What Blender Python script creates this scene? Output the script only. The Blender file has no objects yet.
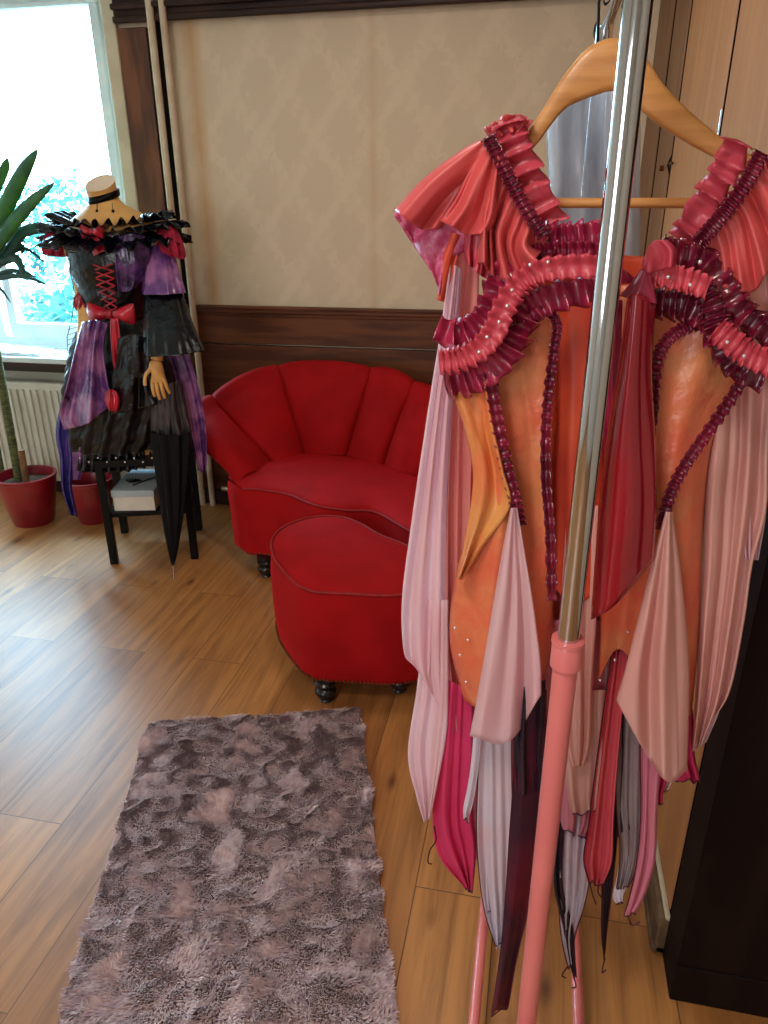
import bpy, math, random
import numpy as np
from mathutils import Vector, Matrix
random.seed(7); np.random.seed(7)
PI=math.pi
sc=bpy.context.scene; COL=sc.collection
# ------------------------------------------------------------------ camera geometry (768x1024)
CH=1.5; F=725.0; TH=math.radians(22.6); YAW=math.radians(11.9); RR=math.radians(-.25)
def ray(x,y):
    a=(x-384)/F; b=-(y-512)/F
    u=a*math.cos(RR)-b*math.sin(RR); v=a*math.sin(RR)+b*math.cos(RR)
    s,c=math.sin(TH),math.cos(TH); f=c+v*s; z=v*c-s
    return (-f*math.sin(YAW)+u*math.cos(YAW), f*math.cos(YAW)+u*math.sin(YAW), z)
def fl(x,y,z=0.):
    d=ray(x,y); t=(z-CH)/d[2]; return (d[0]*t,d[1]*t,z)
def aY(x,y,Y):
    d=ray(x,y); t=Y/d[1]; return (d[0]*t,Y,CH+d[2]*t)
cam=bpy.data.cameras.new('camera'); co=bpy.data.objects.new('camera',cam); COL.objects.link(co); sc.camera=co
cam.sensor_fit='VERTICAL'; cam.sensor_height=36; cam.lens=F*36/1024; cam.clip_start=.05
fwd=Vector((-math.cos(TH)*math.sin(YAW),math.cos(TH)*math.cos(YAW),-math.sin(TH)))
rt=Vector((math.cos(YAW),math.sin(YAW),0)); up=rt.cross(fwd)
r2=rt*math.cos(RR)+up*math.sin(RR); u2=-rt*math.sin(RR)+up*math.cos(RR)
co.matrix_world=Matrix(((r2.x,u2.x,-fwd.x,0),(r2.y,u2.y,-fwd.y,0),(r2.z,u2.z,-fwd.z,CH),(0,0,0,1)))
# ------------------------------------------------------------------ materials
def L(r,g,b):
    f=lambda c:(c/255/12.92) if c/255<=.04045 else ((c/255+.055)/1.055)**2.4
    return (f(r),f(g),f(b),1)
def mat(name,col,rough=.5,metal=0,col2=None,ns=10,lo=.4,hi=.6,bump=0,bs=40,spec=.5,sheen=0,coat=0,stretch=None,transl=0,transp=0,detail=4):
    m=bpy.data.materials.new(name); m.use_nodes=True; n=m.node_tree.nodes; l=m.node_tree.links
    p=n['Principled BSDF']; out=n['Material Output']
    p.inputs['Base Color'].default_value=col; p.inputs['Roughness'].default_value=rough; p.inputs['Metallic'].default_value=metal
    p.inputs['Specular IOR Level'].default_value=spec; p.inputs['Sheen Weight'].default_value=sheen; p.inputs['Sheen Roughness'].default_value=.4
    if sheen: p.inputs['Sheen Tint'].default_value=tuple(min(1,c*2.2+.02) for c in col[:3])+(1,)
    p.inputs['Coat Weight'].default_value=coat; p.inputs['Coat Roughness'].default_value=.12
    tc=n.new('ShaderNodeTexCoord'); mp=n.new('ShaderNodeMapping'); l.new(tc.outputs['Object'],mp.inputs['Vector'])
    if stretch: mp.inputs['Scale'].default_value=stretch
    csock=None
    if col2:
        t=n.new('ShaderNodeTexNoise'); t.inputs['Scale'].default_value=ns; t.inputs['Detail'].default_value=detail; l.new(mp.outputs[0],t.inputs['Vector'])
        r=n.new('ShaderNodeValToRGB'); r.color_ramp.elements[0].position=lo; r.color_ramp.elements[1].position=hi
        r.color_ramp.elements[0].color=col; r.color_ramp.elements[1].color=col2
        l.new(t.outputs['Fac'],r.inputs[0]); l.new(r.outputs[0],p.inputs['Base Color']); csock=r.outputs[0]
    if bump:
        t=n.new('ShaderNodeTexNoise'); t.inputs['Scale'].default_value=bs; t.inputs['Detail'].default_value=5; l.new(mp.outputs[0],t.inputs['Vector'])
        b=n.new('ShaderNodeBump'); b.inputs['Strength'].default_value=bump; b.inputs['Distance'].default_value=.01
        l.new(t.outputs['Fac'],b.inputs['Height']); l.new(b.outputs[0],p.inputs['Normal'])
    last=p.outputs[0]
    if transl:
        tr=n.new('ShaderNodeBsdfTranslucent'); tr.inputs[0].default_value=col
        if csock: l.new(csock,tr.inputs[0])
        mx=n.new('ShaderNodeMixShader'); mx.inputs[0].default_value=transl; l.new(last,mx.inputs[1]); l.new(tr.outputs[0],mx.inputs[2]); last=mx.outputs[0]
    if transp:
        tr=n.new('ShaderNodeBsdfTransparent'); mx=n.new('ShaderNodeMixShader'); mx.inputs[0].default_value=transp
        l.new(last,mx.inputs[1]); l.new(tr.outputs[0],mx.inputs[2]); last=mx.outputs[0]
    if last!=p.outputs[0]: l.new(last,out.inputs[0])
    return m
def floor_mat():
    m=bpy.data.materials.new('oak_planks'); m.use_nodes=True; n=m.node_tree.nodes; l=m.node_tree.links; p=n['Principled BSDF']
    tc=n.new('ShaderNodeTexCoord'); sp=n.new('ShaderNodeSeparateXYZ'); cb=n.new('ShaderNodeCombineXYZ')
    l.new(tc.outputs['Object'],sp.inputs[0]); l.new(sp.outputs['Y'],cb.inputs['X']); l.new(sp.outputs['X'],cb.inputs['Y'])
    br=n.new('ShaderNodeTexBrick'); l.new(cb.outputs[0],br.inputs['Vector']); br.offset=.37; br.offset_frequency=2
    br.inputs['Scale'].default_value=1; br.inputs['Brick Width'].default_value=1.25; br.inputs['Row Height'].default_value=.19
    br.inputs['Mortar Size'].default_value=.0016; br.inputs['Mortar Smooth'].default_value=.6; br.inputs['Bias'].default_value=0
    br.inputs['Color1'].default_value=L(196,136,74); br.inputs['Color2'].default_value=L(168,112,60); br.inputs['Mortar'].default_value=L(92,60,36)
    # plank id offset so that the grain differs on every board
    mpv=n.new('ShaderNodeMapping'); mpv.inputs['Scale'].default_value=(2.2,24,1); 
    add=n.new('ShaderNodeVectorMath'); add.operation='ADD'
    mul=n.new('ShaderNodeVectorMath'); mul.operation='SCALE'; mul.inputs['Scale'].default_value=9
    l.new(br.outputs['Color'],mul.inputs[0]); l.new(cb.outputs[0],add.inputs[0]); l.new(mul.outputs[0],add.inputs[1]); l.new(add.outputs[0],mpv.inputs['Vector'])
    g=n.new('ShaderNodeTexNoise'); g.inputs['Scale'].default_value=1; g.inputs['Detail'].default_value=6; g.inputs['Roughness'].default_value=.65; g.inputs['Distortion'].default_value=.6
    l.new(mpv.outputs[0],g.inputs['Vector'])
    gr=n.new('ShaderNodeValToRGB'); gr.color_ramp.elements[0].position=.34; gr.color_ramp.elements[0].color=(.42,.36,.32,1); gr.color_ramp.elements[1].position=.6; gr.color_ramp.elements[1].color=(1,1,1,1)
    l.new(g.outputs['Fac'],gr.inputs[0])
    mx=n.new('ShaderNodeMix'); mx.data_type='RGBA'; mx.blend_type='MULTIPLY'; mx.inputs[0].default_value=.75
    l.new(br.outputs['Color'],mx.inputs[6]); l.new(gr.outputs[0],mx.inputs[7])
    # knots
    mk=n.new('ShaderNodeMapping'); mk.inputs['Scale'].default_value=(2.1,5.2,1); l.new(cb.outputs[0],mk.inputs['Vector'])
    vo=n.new('ShaderNodeTexVoronoi'); vo.inputs['Scale'].default_value=1.3; l.new(mk.outputs[0],vo.inputs['Vector'])
    kr=n.new('ShaderNodeValToRGB'); kr.color_ramp.elements[0].position=.02; kr.color_ramp.elements[0].color=(.2,.13,.1,1); kr.color_ramp.elements[1].position=.13; kr.color_ramp.elements[1].color=(1,1,1,1)
    l.new(vo.outputs['Distance'],kr.inputs[0])
    m2=n.new('ShaderNodeMix'); m2.data_type='RGBA'; m2.blend_type='MULTIPLY'; m2.inputs[0].default_value=.8
    l.new(mx.outputs[2],m2.inputs[6]); l.new(kr.outputs[0],m2.inputs[7]); l.new(m2.outputs[2],p.inputs['Base Color'])
    p.inputs['Roughness'].default_value=.43; p.inputs['Specular IOR Level'].default_value=.75
    b=n.new('ShaderNodeBump'); b.inputs['Strength'].default_value=.25; b.inputs['Distance'].default_value=.004; l.new(g.outputs['Fac'],b.inputs['Height']); l.new(b.outputs[0],p.inputs['Normal'])
    return m
def wallpaper_mat():
    m=bpy.data.materials.new('damask_wallpaper'); m.use_nodes=True; n=m.node_tree.nodes; l=m.node_tree.links; p=n['Principled BSDF']
    tc=n.new('ShaderNodeTexCoord'); sp=n.new('ShaderNodeSeparateXYZ'); l.new(tc.outputs['Object'],sp.inputs[0])
    def M(op,a,b=None,c=None):
        k=n.new('ShaderNodeMath'); k.operation=op
        for i,s in enumerate((a,b,c)):
            if s is None: continue
            if isinstance(s,(int,float)): k.inputs[i].default_value=s
            else: l.new(s,k.inputs[i])
        return k.outputs[0]
    X,Z=sp.outputs['X'],sp.outputs['Z']
    kx=2*PI/.26; kz=2*PI/.40
    nz=n.new('ShaderNodeTexNoise'); nz.inputs['Scale'].default_value=26; nz.inputs['Detail'].default_value=3; l.new(tc.outputs['Object'],nz.inputs['Vector'])
    nn=M('MULTIPLY',M('SUBTRACT',nz.outputs["Fac"],.5),2.4)
    ax=M('ADD',M('MULTIPLY',X,kx),nn); az=M('ADD',M('MULTIPLY',Z,kz),nn)
    og=M('ADD',M('COSINE',ax),M('COSINE',az))
    f2=M('MULTIPLY',M('SINE',M('MULTIPLY',ax,3)),M('COSINE',M('MULTIPLY',az,4)))
    tot=M('ADD',M('ABSOLUTE',og),M('MULTIPLY',f2,.45))
    st=n.new('ShaderNodeValToRGB'); st.color_ramp.elements[0].position=.15; st.color_ramp.elements[1].position=.95; l.new(tot,st.inputs[0])
    mx=n.new('ShaderNodeMix'); mx.data_type='RGBA'; mx.inputs[6].default_value=L(224,204,174); mx.inputs[7].default_value=L(217,197,167); l.new(st.outputs[0],mx.inputs[0])
    # ochre vertical bands on the paper
    def band(x0,w): return M('MAXIMUM',M('SUBTRACT',1,M('DIVIDE',M('ABSOLUTE',M('SUBTRACT',X,x0)),w)),0)
    bn=n.new('ShaderNodeTexNoise'); bn.inputs['Scale'].default_value=5; l.new(tc.outputs['Object'],bn.inputs['Vector'])
    bd=M('MULTIPLY',M('ADD',band(-1.60,.055),M('MULTIPLY',band(-.78,.03),.35)),M('ADD',bn.outputs['Fac'],.25))
    m2=n.new('ShaderNodeMix'); m2.data_type='RGBA'; m2.inputs[7].default_value=L(196,140,66); l.new(M('MULTIPLY',bd,.85),m2.inputs[0]); l.new(mx.outputs[2],m2.inputs[6])
    l.new(m2.outputs[2],p.inputs['Base Color']); p.inputs['Roughness'].default_value=.62
    b=n.new('ShaderNodeBump'); b.inputs['Strength'].default_value=.3; b.inputs['Distance'].default_value=.002; l.new(st.outputs[0],b.inputs['Height']); l.new(b.outputs[0],p.inputs['Normal'])
    return m
def glass_mat():
    m=bpy.data.materials.new('window_glass'); m.use_nodes=True; n=m.node_tree.nodes; l=m.node_tree.links
    for q in list(n):
        if q.type!='OUTPUT_MATERIAL': n.remove(q)
    o=[q for q in n if q.type=='OUTPUT_MATERIAL'][0]
    t=n.new('ShaderNodeBsdfTransparent'); t.inputs[0].default_value=(.93,.98,1,1); g=n.new('ShaderNodeBsdfGlossy'); g.inputs['Roughness'].default_value=.03
    mx=n.new('ShaderNodeMixShader'); mx.inputs[0].default_value=.05; l.new(t.outputs[0],mx.inputs[1]); l.new(g.outputs[0],mx.inputs[2]); l.new(mx.outputs[0],o.inputs[0]); return m
M={}
M['floor']=floor_mat(); M['paper']=wallpaper_mat(); M['glass']=glass_mat()
M['dado']=mat('dark_walnut_panel',L(112,64,36),.5,spec=.25,col2=L(84,46,27),ns=3,stretch=(1,1,9),bump=.1)
M['trimwood']=mat('dark_stained_trim',L(60,34,24),.45,spec=.3,col2=L(40,22,16),ns=5,stretch=(1,1,8))
M['pilaster']=mat('brown_pilaster_wood',L(122,74,46),.36,spec=.4,col2=L(84,50,36),ns=6,stretch=(4,4,.6),bump=.08)
M['rpanel']=mat('honey_brown_door_wood',L(184,126,76),.5,col2=L(160,106,62),ns=5,stretch=(5,5,.5),bump=.06,lo=.3,hi=.7)
M['rtrim']=mat('door_frame_wood',L(140,92,54),.5,col2=L(112,72,42),ns=6,stretch=(5,5,.5))
M['gapshade']=mat('painted_gap_shade',L(16,10,8),1,spec=0)  # near-black colour that paints the shade inside the door seams
M['darkwood']=mat('black_brown_wood',L(30,17,13),.7,spec=.12,col2=L(22,12,10),ns=5,stretch=(4,4,.6))
M['skirting']=mat('worn_skirting',L(118,92,66),.6,col2=L(82,60,42),ns=14)
M['paint']=mat('plain_cream_paint',L(214,204,186),.6)
M['ceil']=mat('ceiling_white',L(226,220,210),.7)
M['casing']=mat('cream_window_casing',L(216,200,168),.4,col2=L(204,188,158),ns=7)
M['frame']=mat('white_window_frame',L(226,232,232),.35,col2=L(214,222,224),ns=9)
M['pipe']=mat('cream_pipe_paint',L(214,196,168),.35,col2=L(202,182,152),ns=12)
M['rad']=mat('radiator_enamel',L(222,216,202),.35,col2=L(212,206,192),ns=6)
M['velvet']=mat('red_velvet',L(166,12,18),.8,col2=L(152,9,14),ns=7,sheen=.5,bump=.12,bs=22,spec=.15)
M['piping']=mat('red_piping',L(150,10,16),.7,col2=L(130,8,12),ns=40)
M['blackleg']=mat('black_lacquer',L(22,20,20),.25,col2=L(32,28,28),ns=8)
M['nail']=mat('antique_brass',L(110,72,44),.35,metal=.9)
M['pot']=mat('glazed_red_pot',L(140,14,34),.3,col2=L(120,10,28),ns=6,coat=.3)
M['soil']=mat('dry_soil',L(96,78,60),.95,col2=L(56,44,34),ns=60,bump=.8,bs=80)
M['trunk']=mat('ringed_green_trunk',L(104,110,62),.8,col2=L(66,72,44),ns=30,stretch=(1,1,5),bump=.6,bs=60)
M['stub']=mat('brown_cut_stem',L(140,100,60),.8,col2=L(104,74,44),ns=20)
M['leaf']=mat('dracaena_leaf',L(62,124,44),.4,col2=L(38,92,44),ns=8,stretch=(1,1,1),transl=.25)
M['skin']=mat('mannequin_tan_plastic',L(226,176,104),.45,col2=L(214,160,90),ns=5)
M['pvc']=mat('black_pvc',L(8,11,22),.24,col2=L(5,6,12),ns=12,bump=.9,bs=26,coat=.15,spec=.4)
M['blackcloth']=mat('black_satin',L(9,11,16),.42,col2=L(18,20,26),ns=14,bump=.3,bs=30)
M['greysatin']=mat('dark_grey_satin',L(74,64,66),.3,col2=L(30,26,30),ns=14,bump=.4,bs=30,stretch=(6,6,1))
M['purple']=mat('plum_vinyl',L(160,104,156),.2,col2=L(96,54,118),ns=12,bump=.7,bs=24,coat=.6)
M['dpurple']=mat('deep_purple_vinyl',L(96,60,124),.2,col2=L(44,26,70),ns=22,bump=.8,bs=40,coat=.5)
M['blue']=mat('violet_blue_film',L(74,66,158),.25,col2=L(52,44,120),ns=9,coat=.4,transl=.25)
M['redsatin']=mat('crimson_satin',L(196,24,50),.28,col2=L(150,14,36),ns=14,bump=.2,bs=20,coat=.3)
M['tulle']=mat('crimson_tulle',L(200,28,70),.7,col2=L(150,16,50),ns=40,bump=.4,transl=.3)
M['box']=mat('pale_cardboard',L(222,218,204),.6,col2=L(212,206,192),ns=14)
M['boxlid']=mat('pale_blue_grey_lid',L(178,192,198),.5,col2=L(166,180,186),ns=8)
M['black']=mat('black_paint',spec=.15,col=L(7,7,8),rough=.4,col2=L(14,13,14),ns=9)
M['umb']=mat('umbrella_cloth',spec=.15,col=L(9,8,12),rough=.6,col2=L(15,14,20),ns=10,stretch=(8,8,1))
M['steel']=mat('brushed_steel',L(190,190,195),.25,metal=1)
M['chrome']=mat('chrome',L(205,205,208),.07,metal=1)
M['pinkpaint']=mat('pink_enamel',L(232,130,128),.3,col2=L(226,122,122),ns=6,coat=.3)
M['hanger']=mat('beech_hanger',L(210,148,84),.4,col2=L(192,130,70),ns=6,stretch=(1.5,6,14),coat=.2,bump=.05)
M['orange']=mat('crushed_orange_satin',L(220,100,72),.34,col2=L(218,134,88),ns=14,bump=.7,bs=20,sheen=.2,lo=.4,hi=.68,detail=8)
M['gold']=mat('gold_orange_satin',L(222,158,88),.28,col2=L(224,120,76),ns=9,bump=.4,bs=12,lo=.45,hi=.7)
M['lining']=mat('red_orange_lining',L(222,86,52),.45,col2=L(200,66,46),ns=8)
M['coral']=mat('coral_satin',L(232,100,98),.36,col2=L(220,88,90),ns=6,transl=.12,sheen=.3,bump=.12,bs=9)
M['pinksatin']=mat('rose_satin',L(226,92,108),.36,col2=L(206,70,90),ns=9,transl=.15)
M['glitter']=mat('glittery_pink_knit',L(212,84,130),.4,col2=L(236,140,176),ns=130,transl=.2,lo=.45,hi=.7)
M['wine']=mat('wine_satin',L(172,40,78),.26,col2=L(130,20,52),ns=12,coat=.25,bump=.15,bs=16)
M['dwine']=mat('dark_wine_vinyl',L(128,22,52),.22,col2=L(92,12,38),ns=14,coat=.5,bump=.3,bs=30)
M['ribbon']=mat('crimson_film_ribbon',L(158,16,38),.18,col2=L(140,10,32),ns=5,coat=.7)
M['rosetrim']=mat('rose_band',L(206,72,88),.38,col2=L(188,58,76),ns=12,bump=.2,bs=30)
M['chiffon']=mat('pale_pink_chiffon',L(252,226,232),.75,col2=L(250,216,224),ns=5,transl=.45,transp=.16)
M['chiffon2']=mat('peach_chiffon',L(250,208,200),.75,col2=L(246,198,190),ns=5,transl=.4,transp=.14)
M['salmon']=mat('salmon_chiffon',L(242,164,156),.7,col2=L(238,150,146),ns=5,transl=.35,transp=.12)
M['ice']=mat('ice_white_chiffon',L(244,240,250),.6,col2=L(248,228,236),ns=7,transl=.4,transp=.18)
M['hot']=mat('hot_pink_chiffon',L(236,72,128),.6,col2=L(226,60,118),ns=5,transl=.35)
M['mauve']=mat('mauve_pink_chiffon',L(236,150,176),.6,col2=L(240,162,180),ns=4,transl=.35,transp=.12)
M['coralchif']=mat('coral_pink_chiffon',L(240,104,118),.6,col2=L(234,96,112),ns=5,transl=.35)
M['darkchif']=mat('black_plum_mesh',L(44,20,40),.6,col2=L(30,18,36),ns=9,transp=.14)
M['winechif']=mat('wine_mesh',L(110,16,44),.55,col2=L(60,16,44),ns=5,transp=.1,transl=.2)
M['greychif']=mat('grey_mesh',L(176,158,160),.6,col2=L(160,142,146),ns=8,transp=.3,transl=.2)
M['edge']=mat('dark_wine_thread',L(74,10,30),.6)
M['gem']=mat('crystal',L(245,240,245),.08,metal=.6)
M['bag']=mat('clear_plastic_cover',L(196,208,222),.15,col2=L(170,184,202),ns=30,stretch=(1,1,.3),transp=.5,bump=.4,bs=20)
M['rug']=None
# ------------------------------------------------------------------ object helpers
ORG={}
def tag(o,label=None,cat=None,group=None,kind=None):
    if label: o['label']=label
    if cat: o['category']=cat
    if group: o['group']=group
    if kind: o['kind']=kind
    return o
def thing(name,loc,label,cat,group=None):
    o=bpy.data.objects.new(name,None); COL.objects.link(o); o.location=loc; o.empty_display_size=.05
    ORG[o.name]=Vector(loc); return tag(o,label,cat,group)
def rootof(o):
    while o.parent: o=o.parent
    return o
def mk(name,verts,faces,m,parent=None,smooth=True,loc=None):
    me=bpy.data.meshes.new(name); org=Vector((0,0,0))
    if parent is not None: org=ORG[rootof(parent).name]
    elif loc is not None: org=Vector(loc)
    V=np.asarray(verts,dtype=float)-np.array(org)
    me.from_pydata([tuple(v) for v in V],[],[tuple(f) for f in faces]); me.materials.append(m)
    if smooth: me.shade_smooth()
    me.update()
    o=bpy.data.objects.new(name,me); COL.objects.link(o)
    if parent is not None: o.parent=parent
    else: o.location=org; ORG[o.name]=org
    return o
class B:
    def __init__(s): s.v=[]; s.f=[]
    def add(s,v,f):
        k=len(s.v); s.v+= [tuple(x) for x in v]; s.f+=[tuple(i+k for i in q) for q in f]; return s
    def box(s,x0,x1,y0,y1,z0,z1,rz=0,c=None):
        v=[(x,y,z) for x in (x0,x1) for y in (y0,y1) for z in (z0,z1)]
        if rz:
            cx,cy=c if c else ((x0+x1)/2,(y0+y1)/2); ca,sa=math.cos(rz),math.sin(rz)
            v=[(cx+(x-cx)*ca-(y-cy)*sa,cy+(x-cx)*sa+(y-cy)*ca,z) for x,y,z in v]
        return s.add(v,[(0,1,3,2),(4,6,7,5),(0,4,5,1),(2,3,7,6),(0,2,6,4),(1,5,7,3)])
    def tube(s,pts,r,n=10,cap=True):
        P=[Vector(p) for p in pts]; rs=r if isinstance(r,(list,tuple)) else [r]*len(P); v=[];f=[]
        t0=(P[1]-P[0]).normalized(); a=Vector((0,0,1)) if abs(t0.z)<.9 else Vector((1,0,0)); nrm=t0.cross(a).normalized()
        for i,p in enumerate(P):
            t=(P[min(i+1,len(P)-1)]-P[max(i-1,0)]).normalized(); nrm=(nrm-t*nrm.dot(t)).normalized(); bn=t.cross(nrm)
            for k in range(n):
                q=2*PI*k/n; v.append(p+(nrm*math.cos(q)+bn*math.sin(q))*rs[i])
        for i in range(len(P)-1):
            for k in range(n): f.append((i*n+k,i*n+(k+1)%n,(i+1)*n+(k+1)%n,(i+1)*n+k))
        if cap: f.append(tuple(range(n))[::-1]); f.append(tuple((len(P)-1)*n+k for k in range(n)))
        return s.add(v,f)
    def lathe(s,prof,c,n=32,capb=True,capt=True):
        v=[];f=[]
        for r,z in prof:
            for k in range(n): q=2*PI*k/n; v.append((c[0]+r*math.cos(q),c[1]+r*math.sin(q),c[2]+z))
        for i in range(len(prof)-1):
            for k in range(n): f.append((i*n+k,i*n+(k+1)%n,(i+1)*n+(k+1)%n,(i+1)*n+k))
        if capb: f.append(tuple(range(n))[::-1])
        if capt: f.append(tuple((len(prof)-1)*n+k for k in range(n)))
        return s.add(v,f)
    def build(s,name,m,parent=None,smooth=False,bevel=0,loc=None):
        o=mk(name,s.v,s.f,m,parent,smooth,loc)
        if smooth: o.data.set_sharp_from_angle(angle=math.radians(50))
        if bevel:
            b=o.modifiers.new('bevel','BEVEL'); b.width=bevel; b.segments=2; b.limit_method='ANGLE'
        return o
def struct(o): o['kind']='structure'; return o
def cr(P,t):
    """catmull-rom on array P (k,d) at t in 0..1"""
    P=np.asarray(P,float); k=len(P)-1
    if k==0: return P[0]
    x=min(max(t,0),1)*k; i=min(int(x),k-1); u=x-i
    p1,p2=P[i],P[i+1]; p0=P[i-1] if i>0 else 2*p1-p2; p3=P[i+2] if i+2<=k else 2*p2-p1
    return .5*((2*p1)+(-p0+p2)*u+(2*p0-5*p1+4*p2-p3)*u*u+(-p0+3*p1-3*p2+p3)*u**3)
def grid(nu,nv,close=False):
    f=[]
    for j in range(nv-1):
        for i in range(nu-1 if not close else nu):
            a=j*nu+i; b=j*nu+(i+1)%nu; f.append((a,b,b+nu,a+nu))
    return f
def solid(o,t=.0012):
    s=o.modifiers.new('thickness','SOLIDIFY'); s.thickness=t; s.offset=0; return o
# cloth patch drawn between a few outline curves (top to bottom) on a hanging plane Y, with real folds in depth
def patch(name,curves,Y,m,parent,n=4,amp=.01,amp0=.3,bulge=0,nu=48,nv=40,ph=0,wig=.6,thick=.0012,ret=False,Yf=None,hem=0,wob=0):
    C=[]
    for c in curves:
        c=[tuple(q)+(0,)*(3-len(q)) for q in c]
        C.append([cr(c,i/(nu-1)) for i in range(nu)])
    C=np.array(C); V=[]
    rs=np.random.RandomState(int(abs(curves[0][0][0]*7+curves[0][0][1]*3+len(curves)*11+n*5+ph*13))%99991)
    comp=[(n*f*rs.uniform(.85,1.15),rs.rand()*6.28,rs.uniform(-1,1)*wig*2.2,w_) for f,w_ in ((.4,.6),(.75,.8),(1.15,.65),(1.9,.28))]
    for j in range(nv):
        v=j/(nv-1); row=np.array(cr(C.reshape(len(C),-1),v)).reshape(nu,3) if len(C)>1 else C[0]
        A=amp*(amp0+(1-amp0)*v)
        for i in range(nu):
            u=i/(nu-1); x,y,d=row[i]
            fold=0
            for nn_,pp_,ss_,w_ in comp:
                q_=math.sin(2*PI*nn_*u+pp_+ss_*v+.7*math.sin(4.3*u+2.1*v*ss_+pp_)); fold+=w_*(q_ if w_<.7 else (abs(q_)**.75*(1 if q_>0 else -1)))
            if wob: x=x+wob*math.sin(5.2*v+ph*2.1+n)*v
            dd=d+A*fold-bulge*math.sqrt(max(0,1-(2*u-1)**2))
            yy=y+hem*fold*v**3
            base=Yf(x,yy) if Yf else Y
            V.append(aY(x,yy,base+dd))
    o=mk(name,V,grid(nu,nv),m,parent)
    if thick: solid(o,thick)
    if ret: return o,V,nu,nv
    return o
def edging(V,nu,nv,parent,r=.0011,sides='b'):
    pts=[]
    if 'l' in sides: pts+=[V[j*nu] for j in range(nv)]
    if 'b' in sides: pts+=[V[(nv-1)*nu+i] for i in range(0 if 'l' not in sides else 1,nu)]
    if 'r' in sides: pts+=[V[j*nu+nu-1] for j in range(nv-2,-1,-1)]
    B().tube(pts,r,6).build('hem_thread',M['edge'],parent,True)
def ruffle(name,path,w,Y,m,parent,n=14,depth=.010,off=0,flat=.35,ns=7,Yf=None,jag=.25,ph=0):
    nt=n*8; P=[tuple(q)+(0,)*(3-len(q)) for q in path]; V=[]
    for k in range(nt+1):
        t=k/nt; p=cr(P,t); q=cr(P,min(t+.01,1))-cr(P,max(t-.01,0)); L_=math.hypot(q[0],q[1]) or 1; tx,ty=q[0]/L_,q[1]/L_; nx,ny=-ty,tx
        w0=2*PI*n*t+ph+.9*math.sin(9*t+path[0][0])+.55*math.sin(23*t+path[0][1])
        s=math.sin(w0)+.25*math.sin(2*w0+1); s2=math.sin(w0+1.3); A_=.75+.35*math.sin(13*t+path[0][0]*.3)
        ww=w(t) if callable(w) else w
        for j in range(ns):
            v=-1+2*j/(ns-1); a=(flat+(1-flat)*abs(v)**1.3)*A_
            x=p[0]+nx*v*ww/2*(1+.2*s2*a)+tx*jag*ww*.35*s2*a; y=p[1]+ny*v*ww/2*(1+.2*s2*a)+ty*jag*ww*.35*s2*a
            d=p[2]+off-depth*a*s-.006*abs(v)
            V.append(aY(x,y,(Yf(x,y) if Yf else Y)+d))
    return solid(mk(name,V,grid(ns,nt+1),m,parent),.0009)
def sphere(c,r,n=8,sq=1):
    b=B(); prof=[(max(r*math.sin(PI*i/n),1e-5),-r*sq*math.cos(PI*i/n)) for i in range(n+1)]; b.lathe(prof,c,n+4); return b
# ------------------------------------------------------------------ SETTING
BW=3.5; RX=.37
struct(B().box(-4,1.8,-3,3.8,-.06,0).build('floor',M['floor']))
struct(B().box(-4,1.8,-3,3.8,2.75,2.85).build('ceiling',M['ceil']))
struct(B().box(-4.1,-4,-3,3.8,0,2.75).build('wall_left',M['paint']))
struct(B().box(1.8,1.9,-3,1.2,0,2.75).build('wall_far_right',M['paint']))
struct(B().box(-4,1.8,-3.1,-3,0,2.75).build('wall_rear',M['paint']))
WL,WR,WB,WT=-3.75,-2.0,.80,2.43
struct(B().box(WR,RX+.05,BW,BW+.3,0,2.75).build('wall_back',M['paper']))
bb=B(); bb.box(-4,WR,BW,BW+.3,0,WB-.04); bb.box(-4,WR,BW,BW+.3,WT,2.75); bb.box(-4,WL,BW,BW+.3,WB-.04,WT)
struct(bb.build('wall_back_window_side',M['paint']))
# window
w=bb=B(); yf=BW+.13
b=B(); b.box(WL,WR,yf,yf+.07,WT-.03,WT); b.box(WL,WR,yf,yf+.07,WB,WB+.055); b.box(WL,WL+.06,yf,yf+.07,WB,WT); b.box(WR-.105,WR,yf,yf+.07,WB,WT)
win=struct(b.build('window_1',M['frame'],bevel=.004))
b=B()
for x0,x1 in ((WL+.06,-2.92),(-2.88,WR-.095)):
    b.box(x0,x1,yf-.025,yf+.03,WB+.055,WB+.13); b.box(x0,x1,yf-.025,yf+.03,WT-.05,WT-.03)
    b.box(x0,x0+.05,yf-.025,yf+.03,WB+.13,WT-.05); b.box(x1-.045,x1,yf-.025,yf+.03,WB+.13,WT-.05)
b.build('window_sash',M['frame'],win,bevel=.005)
B().box(WL+.06,WR-.04,yf+.034,yf+.04,WB+.06,WT-.03).build('window_pane',M['glass'],win)
# casing around the window opening
b=B(); b.box(WR,WR+.062,BW-.03,BW+.002,WB-.04,2.75); b.box(WL-.1,WR,BW-.025,BW+.002,WT,WT+.06); b.box(WL-.06,WL,BW-.03,BW+.002,WB-.04,WT)
struct(b.build('trim_1',M['casing'],bevel=.006))
sill=struct(B().box(-4,WR+.03,BW-.17,yf,WB-.03,WB).build('trim_2',M['frame'],bevel=.006))
struct(B().box(-4,WR+.0,BW-.165,BW-.0,WB-.075,WB-.032).build('trim_3',M['trimwood'],bevel=.003))
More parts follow.
